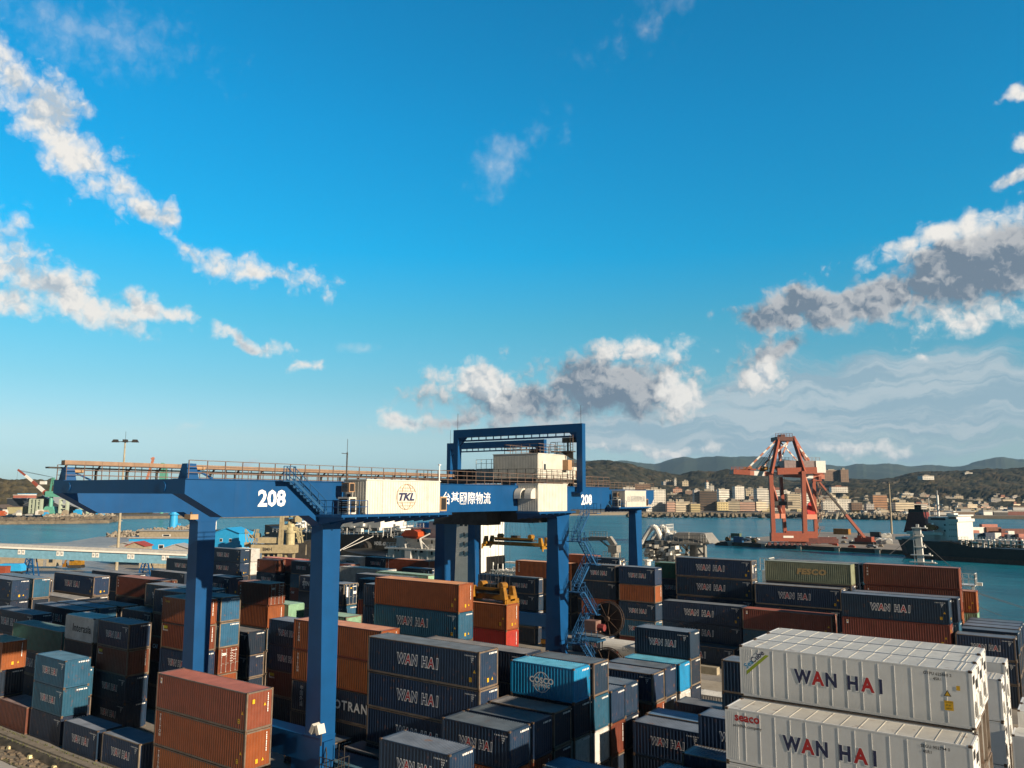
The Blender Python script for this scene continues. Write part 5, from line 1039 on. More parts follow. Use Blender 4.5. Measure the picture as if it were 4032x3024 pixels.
# ---------------------------------------------------------------- lane clutter between the blocks
p=onz(2452,2600,0); R=thing('tank_container','white cylindrical tank on the crane lane left of dusty container','tank container',p,None,0)
MB().tube((-2.7,0,1.75),(2.7,0,1.75),1.14,n=22).tube((-2.85,0,1.75),(-2.7,0,1.75),.8,1.14,22).tube((2.7,0,1.75),(2.85,0,1.75),1.14,.8,22).build('tank',m_shipw,R)
b=MB()
for x in (-3,3):
    for y in (-1.15,1.15): b.box(x-.08,x+.08,y-.08,y+.08,.3,2.95)
    b.box(x-.08,x+.08,-1.15,1.15,2.85,2.99).box(x-.08,x+.08,-1.15,1.15,.3,.46)
for y in (-1.15,1.15): b.box(-3,3,y-.06,y+.06,.3,.44)
b.build('frame',m_grey,R); MB().add(fit('BNF',1.3,.62),front(1.2,-1.15,1.85)).build('lettering',m_grey,R)
MB().face([(-.9,-1.16,1.3),(-.65,-1.16,1.05),(-.4,-1.16,1.3),(-.65,-1.16,1.55)]).face([(-.45,-1.16,1.25),(-.2,-1.16,1.0),(.05,-1.16,1.25),(-.2,-1.16,1.5)],1).build('hazard_sign',[m_blk,m_ored],R)
for i,((px,py),lb) in enumerate((((2398,2592),'rough brown concrete block on the lane below the reels'),((2792,2652),'rough brown concrete block left of the white reefers'))):
    b=MB().box(-1.3,1.3,-.5,.5,0,.95).box(-1.5,-1.3,-.4,.4,.1,.8); simple('concrete_barrier',lb,'concrete block',b,m_buff,onz(px,py,0),'concrete blocks on the crane lane',0)
# ---------------------------------------------------------------- pier with the red quay crane
m_pier=ground_mat('pier_concrete',(.20,.17,.135),(.34,.29,.23),.05); m_pierwall=mat('pier_wall',(.07,.055,.045),.85,dirt=.4,dscale=.3)
c0,c1=onz(2815,2131,0),onz(3500,2164,0); ux=(c1-c0).normalized(); uy=Vector((-ux.y,ux.x,0)); PR=math.atan2(ux.y,ux.x)
def PP(px,py): q=onz(px,py,0); return q
end=c0+ux*420; bk=[PP(3215,2093),PP(3600,2100)]
poly=[c0,end,end+uy*190,bk[1]+ux*200+uy*10,bk[0],c0+uy*12,c0-ux*3+uy*5]
b=MB().prism([(q.x,q.y) for q in poly],'z',-6,-.01,1); b.face([(q.x,q.y,0.0) for q in poly],0); tag(b.build('pier',[m_pier,m_pierwall]),kind='structure')
mf=mat('fender_panel',(.34,.33,.30),.7,dirt=.3)
for i in range(11):
    q=c0+ux*(9+18.6*i); b=MB().box(-1.1,1.1,-.5,0,-2.6,-.4).box(-1.6,1.6,-.2,.6,-.4,.12)
    tag(b.build('fender',mf,None,q-uy*.25,PR),'pale square fender pier along the dark wall of the red crane quay','fender','fenders along the crane pier')
PC=(PP(3066,2150)+PP(3262,2146))/2
# local frame of the quay crane: x along the pier, y toward the far side
def on_pier(px,py): q=PP(px,py); return q
base=on_pier(3078,2148); R=thing('quay_crane','tall red container quay crane with striped boom on the pier','quay crane',base,None,BR)
d=(base-Vector((0,0,CAM_H))).dot(Vector(_f)); k=K(d)
_Fh=Vector((math.sin(YAW),math.cos(YAW),0)); _Rh=Vector((math.cos(YAW),-math.sin(YAW),0))
def Q(px,py,y=0):
    v=Vector(ray(px,py)); O=Vector((0,0,CAM_H)); t=((base-O).dot(_Fh)+y)/v.dot(_Fh); P=O+v*t-base; return Vector((P.dot(_Rh),P.dot(_Fh),P.z))
# near leg pair at px 3033 and 3165, rear pair at 3078 and 3204
DY=16.
LEGS=[((3046,2125),(3034,1870),0,1.9),((3092,2112),(3073,1870),DY,1.6),((3170,2130),(3162,1855),0,1.9),((3213,2112),(3202,1870),DY,1.6)]
for (a,c,y,w) in LEGS: MB().beam(Q(*a,y),Q(*c,y),w*1.02,w*1.02).build('leg',m_cranered,R)
b=MB(); b.beam(Q(3034,2114,0),Q(3180,2116,0),3.0,4.0).beam(Q(3092,2104,DY),Q(3215,2106,DY),2.6,3.4); b.build('sill_beam',m_cranered,R)
b=MB(); b.beam(Q(3042,2032,0),Q(3085,2032,DY),2.0,2.4).beam(Q(3165,2035,0),Q(3210,2035,DY),2.0,2.4); b.build('portal_beam',m_pink,R)
for a,c in (((3040,1915,0),(3076,2022,DY)),((3167,1880,0),(3212,2018,DY))): MB().beam(Q(*a),Q(*c),1.5).build('brace',m_pink,R)
b=MB()
for y,x0,x1 in ((0,3030,3185),(DY,3085,3225)):
    for i in range(8):
        x=x0+(x1-x0)*i/7; b.tube(Q(x,2148,y)+Vector((0,-.5,.9)),Q(x,2148,y)+Vector((0,.5,.9)),.9,n=8); b.box(Q(x,0)[0]-1.5,Q(x,0)[0]+1.5,y-.5,y+.5,1.2,3.4)
b.build('bogie',mat('bogie_red',(.11,.03,.022),.6,dirt=.4),R)
bm=lambda px,py,y=DY/2:Q(px,py,y)
stripes=[(2942,2968,1),(2968,3008,0),(3008,3045,1),(3045,3082,0),(3082,3150,1),(3150,3200,0),(3200,3245,1)]
b=MB()
for x0,x1,m in stripes:
    for yy in (5,11): b.beam(bm(x0,1862+(x0-2942)*.052,yy),bm(x1,1862+(x1-2942)*.052,yy),1.5,2.2,m)
b.build('boom',[m_shipw,m_pink],R)
b=MB().beam(bm(2880,1858),bm(2945,1862),8,2.4); b.rail([bm(2880,1852,4),bm(2960,1852,4)],1.6,2,.2); b.build('boom_tip',m_cranered,R)
b=MB(); rgq=random.Random(4)
for i in range(40): q=bm(rgq.uniform(2915,3190),rgq.uniform(1843,1856),rgq.uniform(4,12)); b.box(q.x,q.x+rgq.uniform(.5,3),q.y,q.y+1,q.z,q.z+rgq.uniform(.3,1.1),rgq.choice((0,1)))
b.build('boom_gear',[m_yellow,m_cranered],R)
top=[Q(3066,1722,4),Q(3122,1720,4),Q(3066,1722,12),Q(3122,1720,12)]
b=MB()
for i,(t,f) in enumerate(((0,Q(3036,1865,0)),(1,Q(3168,1862,0)),(2,Q(3076,1865,DY)),(3,Q(3205,1865,DY)))): b.beam(f,top[i],1.5)
b.build('mast_frame',m_cranered,R)
b=MB().box(Q(3052,1850,8)[0],Q(3122,1850,8)[0],3,13,Q(3090,1738,8)[2],Q(3090,1722,8)[2]); b.rail([Q(3054,1722,5),Q(3120,1722,5)],2,1.5,.18); b.box(Q(3074,1850,8)[0],Q(3090,1850,8)[0],5,11,Q(3090,1722,8)[2],Q(3090,1712,8)[2]); b.build('top_platform',mat('dark_red_brown',(.10,.035,.03),.6,dirt=.3),R)
b=MB()
def striped(a,c,w,n):
    for i in range(n): b.beam(a.lerp(c,i/n),a.lerp(c,(i+1)/n),w,w,i%2)
striped(Q(3056,1734,4),bm(2942,1846,5),.8,9); striped(Q(3110,1732,4),bm(2985,1848,5),.8,9); striped(Q(3060,1734,12),bm(3005,1846,11),.6,8); striped(Q(3105,1735,12),bm(3055,1852,11),.6,7); striped(Q(3122,1732,6),Q(3187,1812,6),.7,7); striped(Q(3072,1740,8),Q(3140,1815,8),.6,8)
b.build('stay',[m_pink,m_shipw],R)
b=MB()
for i in range(5): b.tube(Q(3060,1738,6),bm(2975+i*14,1846,6),.1,n=4)
b.build('boom_rope',m_rope,R)
b=MB().box(Q(3074,1850,8)[0],Q(3195,1850,8)[0],2,14,Q(3090,1850,8)[2],Q(3090,1815,8)[2]).box(Q(3195,1850,8)[0],Q(3232,1850,8)[0],1.5,14.5,Q(3090,1862,8)[2],Q(3090,1816,8)[2],1); b.rail([Q(3076,1815,6),Q(3228,1815,6)],1.8,2,.16); b.build('machine_house',[mat('faded_mauve',(.22,.17,.17),.6,dirt=.3),m_shipw],R)
b=MB().beam(Q(3060,1856,1),Q(3215,1852,1),1.6,3.2).beam(Q(3150,1862,DY),Q(3240,1864,DY),1.6,2.6).box(Q(3205,1850,8)[0],Q(3215,1850,8)[0],2,5,Q(3090,1895,8)[2],Q(3090,1876,8)[2]).box(Q(3180,1850,8)[0],Q(3215,1850,8)[0],1.5,6,Q(3090,1895,8)[2],Q(3090,1890,8)[2]); b.build('trolley_girder',m_cranered,R)
q=Q(3193,2008,DY-1); b=MB().tube(q+Vector((0,-.5,0)),q+Vector((0,.5,0)),3.4,n=20); b.v=[(q.x+(v[0]-q.x)*.62,v[1],q.z+(v[2]-q.z)*1.2) for v in b.v]; b.build('cable_reel',mat('bright_reel_red',(.5,.03,.03),.5),R)
q=Q(3078,1982,DY/2); MB().box(q.x-5,q.x+5,q.y-1.2,q.y+1.2,q.z-1.,q.z+1.).tube(q+Vector((0,0,1)),bm(3080,1868)-Vector((0,0,0)),.06,n=4).tube(q+Vector((2,0,1)),bm(3088,1868),.06,n=4).build('spreader',m_steel,R)
b=MB()
for i in range(9):
    z0=2110-i*27; x=3222; a=Q(x,z0,DY+1); c=Q(x+(9 if i%2==0 else -2),z0-27,DY+1); b.beam(a,c,.5,.4); b.box(c.x-1.2,c.x+1.6,DY,DY+2,c.z-.1,c.z+.1); b.rail([c+Vector((-1.2,-1,0)),c+Vector((1.6,-1,0))],1.4,1,.12)
b.box(Q(3216,1850,8)[0],Q(3230,1850,8)[0],DY+.5,DY+3,Q(3090,2122,8)[2],Q(3090,2100,8)[2]); b.build('stair_tower',mat('stair_rust',(.22,.13,.09),.6,dirt=.3),R)
MB().box(Q(3080,2110)[0],Q(3120,2110)[0],-1.62,-1.53,Q(3100,2117)[2],Q(3100,2109)[2]).build('name_board',m_shipw,R)
def car(px,py,m,lb,L=4.4,rot=0.): 
    p=onz(px,py,0); R=thing('parked_car',lb,'car',p,'vehicles parked on the pier',PR+rot)
    MB().prism([(-L/2,.35),(L/2,.35),(L/2,.85),(L*.3,.95),(L*.18,1.45),(-L*.36,1.48),(-L/2,.95)],'y',-.85,.85).build('body',m,R); MB().prism([(-L*.34,.98),(L*.24,.98),(L*.16,1.38),(-L*.3,1.4)],'y',-.87,.87).build('window',m_glass,R)
    for x in (-L*.3,L*.3):
        for y in (-.86,.62): MB().tube((x,y,.33),(x,y+.24,.33),.33,n=10).build('wheel',m_dark,R)
car(2950,2124,m_shipw,'white parked car left of the red crane base'); car(2972,2127,m_shipw,'white parked van nearest the red crane base',5.2); car(2938,2131,m_grey,'grey parked car beside the blue container hut'); car(3433,2158,m_grey,'dark grey car by the mobile crane at pier edge',4.8)
def pbox(name,lb,cat,px,py,w,dd,h,m,extra=None):
    b=MB().box(-w/2,w/2,-dd/2,dd/2,.1,h).box(-w/2-.1,w/2+.1,-dd/2-.1,dd/2+.1,h,h+.15); b.box(-w*.2,w*.1,-dd/2-.05,-dd/2-.01,.1,h*.7,0); return simple(name,lb,cat,b,m,onz(px,py,0),None,PR)
pbox('site_container','blue site container hut on the pier end','container',2908,2136,4.6,2.4,2.8,mat('site_blue',(.02,.10,.25),.5)); pbox('site_container','olive site container standing behind the blue hut','container',2899,2119,5.4,2.4,2.6,mat('site_olive',(.12,.16,.09),.5)); pbox('skip_bin','large yellow skip on the pier behind the mobile crane','skip',3316,2104,9.5,4,3.4,m_yellow)
for px,py,lb in ((2972,2138,'yellow forklift on the pier left of the red crane'),(2868,2130,'tiny yellow loader near the pier tip')):
    p=onz(px,py,0); R=thing('forklift',lb,'forklift',p,'yellow pier machines',PR); MB().box(-1.5,1,-.8,.8,.5,1.5).box(-1.2,-.2,-.7,.7,1.5,2.2).build('body',m_yellow,R); MB().box(1.0,1.2,-.6,.6,.1,3).box(1.2,2.2,-.5,.5,.1,.2).build('fork_mast',m_steel,R)
    for x in (-.9,.6): MB().tube((x,-.9,.45),(x,.9,.45),.45,n=8).build('wheel',m_dark,R)
# mobile crane
p=onz(3398,2143,0); R=thing('mobile_crane','orange crawler crane with long dark telescopic boom on the pier','mobile crane',p,None,PR); dd=(p-Vector((0,0,CAM_H))).dot(Vector(_f)); k2=K(dd)
MB().box(-6,6,-2.6,-1.4,0,1.2).box(-6,6,1.4,2.6,0,1.2).build('track',m_steel,R); MB().box(-3.5,4.5,-1.8,1.8,1.3,3.2).box(-2,0,-1.9,-.6,3.2,4.4).box(2.5,5,-1.9,1.9,1.4,3.8).build('body',m_cranered,R)
Ri=Matrix.Rotation(-PR,4,'Z'); tip=Ri@(at(3226,1898,dd+2)-p); mid=Ri@(at(3335,2030,dd+1)-p); ft=Vector((1,0,3.2))
MB().beam(ft,ft.lerp(tip,.42),1.3).build('boom_section',m_cranered,R); MB().beam(ft.lerp(tip,.42),ft.lerp(tip,.85),1.0).build('boom_section',m_steel,R); MB().beam(ft.lerp(tip,.85),tip,.8).build('boom_tip',m_cranered,R); MB().beam(Vector((-1.5,0,2.5)),ft.lerp(tip,.16),.5).build('ram',m_steel,R)
for i,(px,py,lb) in enumerate(((3482,2118,'white tank cylinder stacked left of the black ship stern'),(3500,2117,'white tank cylinder on the pier, upper right one'),(3462,2139,'white tank cylinder on the pier, lower left one'),(3483,2141,'white tank cylinder on the pier, middle lower one'),(3502,2142,'white tank cylinder on the pier, lower right one'))):
    b=MB().tube((0,-3,1.4),(0,3,1.4),1.3,n=16).box(-1.4,1.4,-3,-2.8,.1,.3).box(-1.4,1.4,2.8,3,.1,.3)
    for s in (-1.35,1.35): b.box(s-.06,s+.06,-3.05,-2.9,.1,2.8).box(s-.06,s+.06,2.9,3.05,.1,2.8)
    simple('tank',lb,'tank',b,m_shipw,onz(px,py,0),'white tanks on the pier',PR+.3)
pbox('site_container','dark grey container on the pier below light mast','container',3448,2114,5.5,2.5,2.8,m_steel)
rg=random.Random(8)
for i in range(26):
    px=rg.uniform(3240,3480); py=rg.uniform(2112,2160) if px>3330 else rg.uniform(2110,2150); w=rg.uniform(.8,4); b=MB().box(-w/2,w/2,-.5,.5,0,rg.uniform(.3,1.)).box(-w*.3,w*.3,-.3,.4,.3,1.1)
    tag(b.build('cargo_pile',rg.choice([m_ored,m_buff,m_steel,m_shipw,m_cranered]),None,onz(px,py,0),PR),'low pile of pier equipment lying around the mobile crane','cargo','low equipment piles on the pier')
# black tanker at the pier
a,c=onz(3555,2196,-2),onz(4032,2226,-2); sx=(c-a).normalized(); SR=math.atan2(sx.y,sx.x); sy=Vector((-sx.y,sx.x,0)); d0=(a-Vector((0,0,CAM_H))).dot(Vector(_f))
R=thing('black_tanker','black hulled tanker with red funnel and white bridge at right','tanker',a,None,SR)
def H_(px,py,y=0): 
    n=-sy; v=Vector(ray(px,py)); q0=a+sy*y; t=(q0-Vector((0,0,CAM_H))).dot(n)/v.dot(n); P=v*t+Vector((0,0,CAM_H)); return Vector(((P-a).dot(sx),y,P.z+2))
Lh=150; zs=H_(3600,2128).z; zm=H_(3900,2158).z; x1=H_(3755,2130).x; x2=H_(3830,2152).x
b=MB(); X=[0,3,8,20,x1-2,(x1+x2)/2,x2,Lh*.7,Lh]; hh=[zs+1,zs+.4,zs,zs,zs-.2,(zs+zm)/2,zm,zm,zm+1]; ww=[5,7.5,8.8,9,9,9,9,9,6]; off=[-4,-3.4,-2,0,0,0,0,0,0]
for i in range(len(X)-1):
    for s in (0,1):
        y0a,y0b=(9-ww[i] if s==0 else 9+ww[i]),(9-ww[i+1] if s==0 else 9+ww[i+1]); m0=1
        xa,xb=X[i],X[i+1]; oa,ob=off[i],off[i+1]
        b.face([(xa,y0a,-.6),(xb,y0b,-.6),(xb,y0b,1.7),(xa+oa*.4,y0a,1.7)],1); b.face([(xa+oa*.4,y0a,1.7),(xb+ob*.4,y0b,1.7),(xb+ob,y0b,hh[i+1]),(xa+oa,y0a,hh[i])],0)
    b.face([(X[i]+off[i],9-ww[i],hh[i]-.5),(X[i+1]+off[i+1],9-ww[i+1],hh[i+1]-.5),(X[i+1]+off[i+1],9+ww[i+1],hh[i+1]-.5),(X[i]+off[i],9+ww[i],hh[i]-.5)],0)
b.face([(0,4,-.6),(0,14,-.6),(-1.6,14,1.7),(-1.6,4,1.7)],1); b.face([(-1.6,4,1.7),(-1.6,14,1.7),(-4,14,hh[0]),(-4,4,hh[0])],0); b.build('hull',[m_hull,m_rust],R)
def hb(b,px0,px1,pt,pb,y0,y1,m=0): A=H_(px0,pb,y0); C=H_(px1,pt,y0); b.box(A.x,C.x,y0,y1,A.z,C.z,m); return b
b=MB(); hb(b,3525,3610,2117,2124,2,16); hb(b,3585,3700,2100,2130,3,15); hb(b,3570,3710,2096,2102,1.5,16.5); hb(b,3680,3738,2058,2128,3,15); hb(b,3655,3730,2036,2060,3.5,14.5); hb(b,3728,3768,2050,2128,1.5,16.5); hb(b,3726,3772,2044,2054,1,17); hb(b,3733,3766,2033,2046,2,16); hb(b,3726,3772,2028,2032,1.5,16.5)
b.build('superstructure',m_shipw,R)
b=MB(); hb(b,3664,3722,2040,2047,3.42,3.49); hb(b,3735,3764,2037,2043,1.92,1.99); 
for px in (3717,):
    for py in (2064,2087): hb(b,px,px+6,py,py+6,2.92,2.99)
for px in range(3738,3765,8): hb(b,px,px+3,2065,2068,1.42,1.49); hb(b,px,px+3,2085,2088,1.42,1.49); hb(b,px,px+3,2110,2113,1.42,1.49)
b.build('window',m_glass,R)
b=MB(); A=H_(3582,2096,6); C=H_(3600,2016,6); b.taper((H_(3604,0+2096,6).x,9,A.z),10.,6,(H_(3604,2016,6).x,9,C.z),6.4,5); b.taper((H_(3603,2016,6).x,9,C.z),6.4,5,(H_(3603,2012,6).x,9,C.z+1.2),6.4,5,1)
for i in range(4): b.tube((H_(3592+i*7,0+2016,6).x,9,C.z+1),(H_(3592+i*7,2016,6).x,9,C.z+3),.4,n=8,m=1)
b.build('funnel',[mat('funnel_red',(.16,.025,.018),.5,dirt=.2),m_hull],R)
b=MB(); A=H_(3637,2084,1); C=H_(3687,2066,1); b.prism([(A.x,A.z+.8),(A.x+.8,A.z),(C.x-1,A.z-.2),(C.x,A.z+.6),(C.x-.3,C.z-.6),(C.x-2.2,C.z),(A.x+1,C.z)],'y',.6,3.2); b.build('lifeboat',mat('ochre_orange',(.40,.14,.02),.5),R)
b=MB(); q=H_(3696,2034,9)
b.tube(q,q+Vector((0,0,9)),.5,n=6).beam(q+Vector((-2,0,5)),q+Vector((2,0,5)),.3).beam(q+Vector((-3,0,3)),q+Vector((2.5,0,3)),.3).tube(q+Vector((0,0,9)),q+Vector((0,0,11)),.12); 
for px,h in ((3661,8),(3683,6),(3745,4)): q=H_(px,2034,9); b.tube(q,q+Vector((0,0,h)),.14,n=5)
q=H_(3750,2030,8); b.box(q.x-1.5,q.x+1.5,6,10,q.z,q.z+1).box(q.x-3,q.x+1,7,9,q.z+1.5,q.z+1.8); b.build('mast',m_shipw,R)
b=MB(); rg=random.Random(13)
for px in range(3780,4060,22): hb(b,px,px+2,2124,2158,2+rg.random(),3.4)
for px0,px1,py in ((3775,3812,2124),(3835,3905,2124),(3930,4060,2126)): A=H_(px0,py,1.5); C=H_(px1,py,1.5); b.rail([A,C],1.0,1.2,.12); b.box(A.x,C.x,1.5,4,A.z-.2,A.z)
for i in range(60): A=H_(rg.uniform(3785,4060),rg.uniform(2134,2156),rg.uniform(1,12)); b.box(A.x,A.x+rg.uniform(.3,4),A.y,A.y+.5,A.z,A.z+rg.uniform(.15,.6),rg.choice((0,0,1)))
for z in (2140,2147): A=H_(3790,z,5); C=H_(4060,z+6,5); b.tube((A.x,5,A.z),(C.x,5,A.z),.25,n=6,m=1)
b.build('deck_pipework',[m_shipw,mat('olive_pipe',(.14,.12,.06),.6)],R)
A=H_(4020,2155,4); MB().tube((A.x,4,A.z),(A.x,4,A.z+3.6),.8,n=10).build('red_tank',m_cranered,R)
A=H_(3562,2120,3); MB().rail([A,H_(3600,2120,3)],1.2,1.5,.12).build('railing',m_shipw,R)
# cargo containers on the pier behind the tanker
rg=random.Random(21); cols=[('white',m_shipw),('orange',m_pink),('brown',MATS['R']),('navy',MATS['N']),('red',m_cranered),('grey',m_grey),('blue',MATS['B'])]
for i,(px0,px1,pt,pb,ci) in enumerate(((3790,3878,2076,2100,0),(3878,3940,2076,2100,2),(3935,4040,2082,2104,2),(3815,3852,2088,2106,1),(3800,3830,2100,2116,3),(3830,3875,2100,2120,6),(3875,3912,2098,2122,3),(3912,3938,2098,2120,0),(3938,3964,2098,2118,4),(3964,3990,2092,2108,0),(3960,4005,2106,2122,3),(4005,4045,2102,2124,1),(3860,3925,2074,2080,1),(3774,3796,2090,2100,0))):
    d_=430+ (2125-pb)*1.2; w,h=S2(px0,px1,pt,pb,d_); n,m=cols[ci]; b=MB().box(-w/2,w/2,-1.2,1.2,0,max(2.4,h))
    for x in np.arange(-w/2+.4,w/2,.8): b.box(x-.1,x+.1,-1.25,-1.2,.2,max(2.4,h)-.2)
    tag(b.build('cargo_container',m,None,place((px0+px1)/2,pb,d_),BR+.1),'%s cargo container stacked on the pier behind the black tanker'%n,'container','cargo containers behind the tanker')
# ---------------------------------------------------------------- hills, mountains and town
def cells(U,V,c,seed):
    r_=np.random.default_rng(seed); n=256; jx=r_.random((n,n)); jy=r_.random((n,n)); jr=.6+.6*r_.random((n,n)); iu=np.floor(U/c).astype(int); iv=np.floor(V/c).astype(int); out=np.zeros_like(U)
    for di in (-1,0,1):
        for dj in (-1,0,1):
            a_=(iu+di)%n; b_=(iv+dj)%n; du=(iu+di+jx[a_,b_])*c-U; dv=(iv+dj+jy[a_,b_])*c-V; rr=jr[a_,b_]*c; out=np.maximum(out,np.sqrt(np.clip(rr*rr-du*du-dv*dv,0,None)))
    return out
def vnoise(U,V,c,seed):
    r_=np.random.default_rng(seed); T=r_.random((256,256)); x=U/c; y=V/c; i=np.floor(x).astype(int); j=np.floor(y).astype(int); fx=x-i; fy=y-j; fx=fx*fx*(3-2*fx); fy=fy*fy*(3-2*fy)
    g=lambda a,b:T[a%256,b%256]
    return (g(i,j)*(1-fx)+g(i+1,j)*fx)*(1-fy)+(g(i,j+1)*(1-fx)+g(i+1,j+1)*fx)*fy-.5
def hill(name,ridge,dr,db,zb,step,rows,crown,relief,m,seed,back=.5,kind='structure'):
    pxs=np.arange(ridge[0][0],ridge[-1][0]+1,step); ry=np.interp(pxs,[p[0] for p in ridge],[p[1] for p in ridge]); b=MB(); nr=rows; kk=np.hanning(23); kk/=kk.sum(); ry=np.convolve(np.pad(ry,11,'edge'),kk,'valid'); ry=ry+2.5*vnoise(pxs*1.,pxs*0+.3,37.,seed)+1.6*vnoise(pxs*1.,pxs*0+.3,13.,seed+1)
    t=np.linspace(0,1+back,nr); PX,T=np.meshgrid(pxs,t); RY=np.tile(ry,(nr,1)); DD=db+(dr-db)*T
    top=np.array([at(p,y,dr).z for p,y in zip(pxs,ry)]); TOP=np.tile(top,(nr,1))
    prof=np.where(T<=1,np.sin(np.clip(T,0,1)*PI/2)**.9,1-((T-1)/max(back,.01))**1.5*.6)
    U=PX*DD/3188.6; Vv=DD
    ridg=(vnoise(U,Vv,relief*3.4,seed)+.5*vnoise(U,Vv,relief*1.5,seed+1)+.25*vnoise(U,Vv,relief*.7,seed+2))
    Z_=zb+(TOP-zb)*prof+ridg*relief*.85*np.clip(1-np.abs(T-.5)*2,0,1)*np.clip(T*4,0,1)
    if crown: Z_=Z_-crown*.3+cells(U,Vv*1.0,crown,seed+5)*.75*np.clip(T*6,0.1,1)
    f=np.array([math.sin(YAW),math.cos(YAW)]); r2=np.array([_r[0],_r[1]])
    A=DD; B=(PX-2016)/3188.6*DD; XX=f[0]*A+r2[0]*B; YY=f[1]*A+r2[1]*B
    n=len(pxs); b.v=list(zip(XX.ravel().tolist(),YY.ravel().tolist(),Z_.ravel().tolist()))
    for i in range(nr-1):
        o=i*n; b.f+= [(o+j,o+j+1,o+n+j+1,o+n+j) for j in range(n-1)]
    b.m=[0]*len(b.f); o=tag(b.build(name,m),kind=kind); return o
def forest(name,a,c,e,sc):
    m=D.materials.new(name); m.use_nodes=True; nt=m.node_tree; N=nt.nodes; K_=nt.links; p=N['Principled BSDF']; p.inputs['Roughness'].default_value=.9; p.inputs['Specular IOR Level'].default_value=.1; g=N.new('ShaderNodeTexCoord').outputs['Object']
    n=N.new('ShaderNodeTexNoise'); n.inputs['Scale'].default_value=sc; n.inputs['Detail'].default_value=9; n.inputs['Roughness'].default_value=.7; K_.new(g,n.inputs['Vector']); r=N.new('ShaderNodeValToRGB'); r.color_ramp.elements[0].position=.38; r.color_ramp.elements[0].color=a+(1,); r.color_ramp.elements[1].position=.66; r.color_ramp.elements[1].color=e+(1,); q=r.color_ramp.elements.new(.5); q.color=c+(1,); K_.new(n.outputs[0],r.inputs[0]); K_.new(r.outputs[0],p.inputs['Base Color']); return m
m_wood=forest('wooded_slope',(.018,.022,.017),(.036,.036,.024),(.085,.066,.042),.03); m_mount=forest('mountain_forest',(.03,.045,.03),(.04,.055,.035),(.06,.065,.04),.002); m_scrub=forest('scrub_slope',(.05,.045,.022),(.085,.07,.035),(.14,.11,.06),.03)
m_shore=ground_mat('shore_ground',(.12,.10,.075),(.24,.20,.15),.03)
sh=[Z(2150,2030),Z(2560,2027),Z(3300,2034),Z(3560,2038),Z(4140,2046)]; b=MB(); fp=[(q.x,q.y) for q in sh]+[((sh[-1]*2.4).x,(sh[-1]*2.4).y),((sh[0]*2.4).x,(sh[0]*2.4).y)]; b.prism(fp,'z',-6,1.6); tag(b.build('far_shore',m_shore),kind='structure')
hill('wooded_hill',[(2080,1870),(2150,1862),(2229,1850),(2301,1843),(2378,1833),(2423,1838),(2491,1856),(2559,1871),(2649,1882),(2687,1882),(2730,1862),(2774,1864),(2813,1870),(2860,1854),(2930,1862),(3010,1872),(3085,1898),(3142,1902),(3251,1898),(3352,1896),(3441,1898),(3465,1893),(3531,1883),(3584,1868),(3664,1869),(3746,1869),(3829,1866),(3879,1856),(3939,1856),(4028,1856),(4150,1860)],2100,1500,4,5,150,11,70,m_wood,31)
LOW=[(2150,1925),(2300,1915),(2400,1912),(2500,1930),(2600,1940),(2700,1938),(2800,1944),(2900,1942),(3100,1940),(3300,1938),(3450,1934),(3600,1930),(3750,1924),(3900,1926),(4150,1922)]
hill('wooded_hill',LOW,1720,1235,3,5,110,9,30,m_wood,57)
def slope_z(px,d):
    y=np.interp(px,[q[0] for q in LOW],[q[1] for q in LOW]); T=at(px,y,1720).z; t=(d-1235)/(1720-1235)
    return 1.6 if t<=0 else 3+(T-3)*math.sin(min(t,1)*PI/2)**.9
hill('mountain',[(2100,1835),(2211,1814),(2250,1826),(2330,1833),(2405,1821),(2441,1812),(2500,1822),(2582,1834),(2631,1821),(2694,1811),(2739,1829),(2759,1822),(2792,1827),(2846,1817),(2947,1824),(3050,1836),(3150,1840),(3236,1840),(3323,1851),(3388,1835),(3402,1843),(3491,1845),(3574,1861),(3627,1856),(3740,1861),(3809,1836),(3876,1818),(3926,1805),(3952,1799),(3982,1810),(4032,1811),(4160,1825)],7500,5600,0,4,60,0,260,m_mount,77)
hill('left_hill',[(-80,1906),(0,1903),(41,1898),(59,1903),(90,1897),(203,1897),(222,1893),(300,1915),(420,1950),(520,1985),(620,2010)],1150,880,2,5,60,8,34,m_scrub,91)
rocks('shore_rocks',[Z(2480,2031,0),Z(2900,2032,0),Z(3300,2036,0),Z(3560,2041,0)],520,1.6,3.4,m_rock,6,False,8,2.5)
rocks('tetrapods',[Z(3180,2036,0),Z(3330,2037,0),Z(3450,2039,0),Z(3560,2040,0),Z(3640,2042,0)],260,2.,3.2,m_tetra,7,True,8,4)
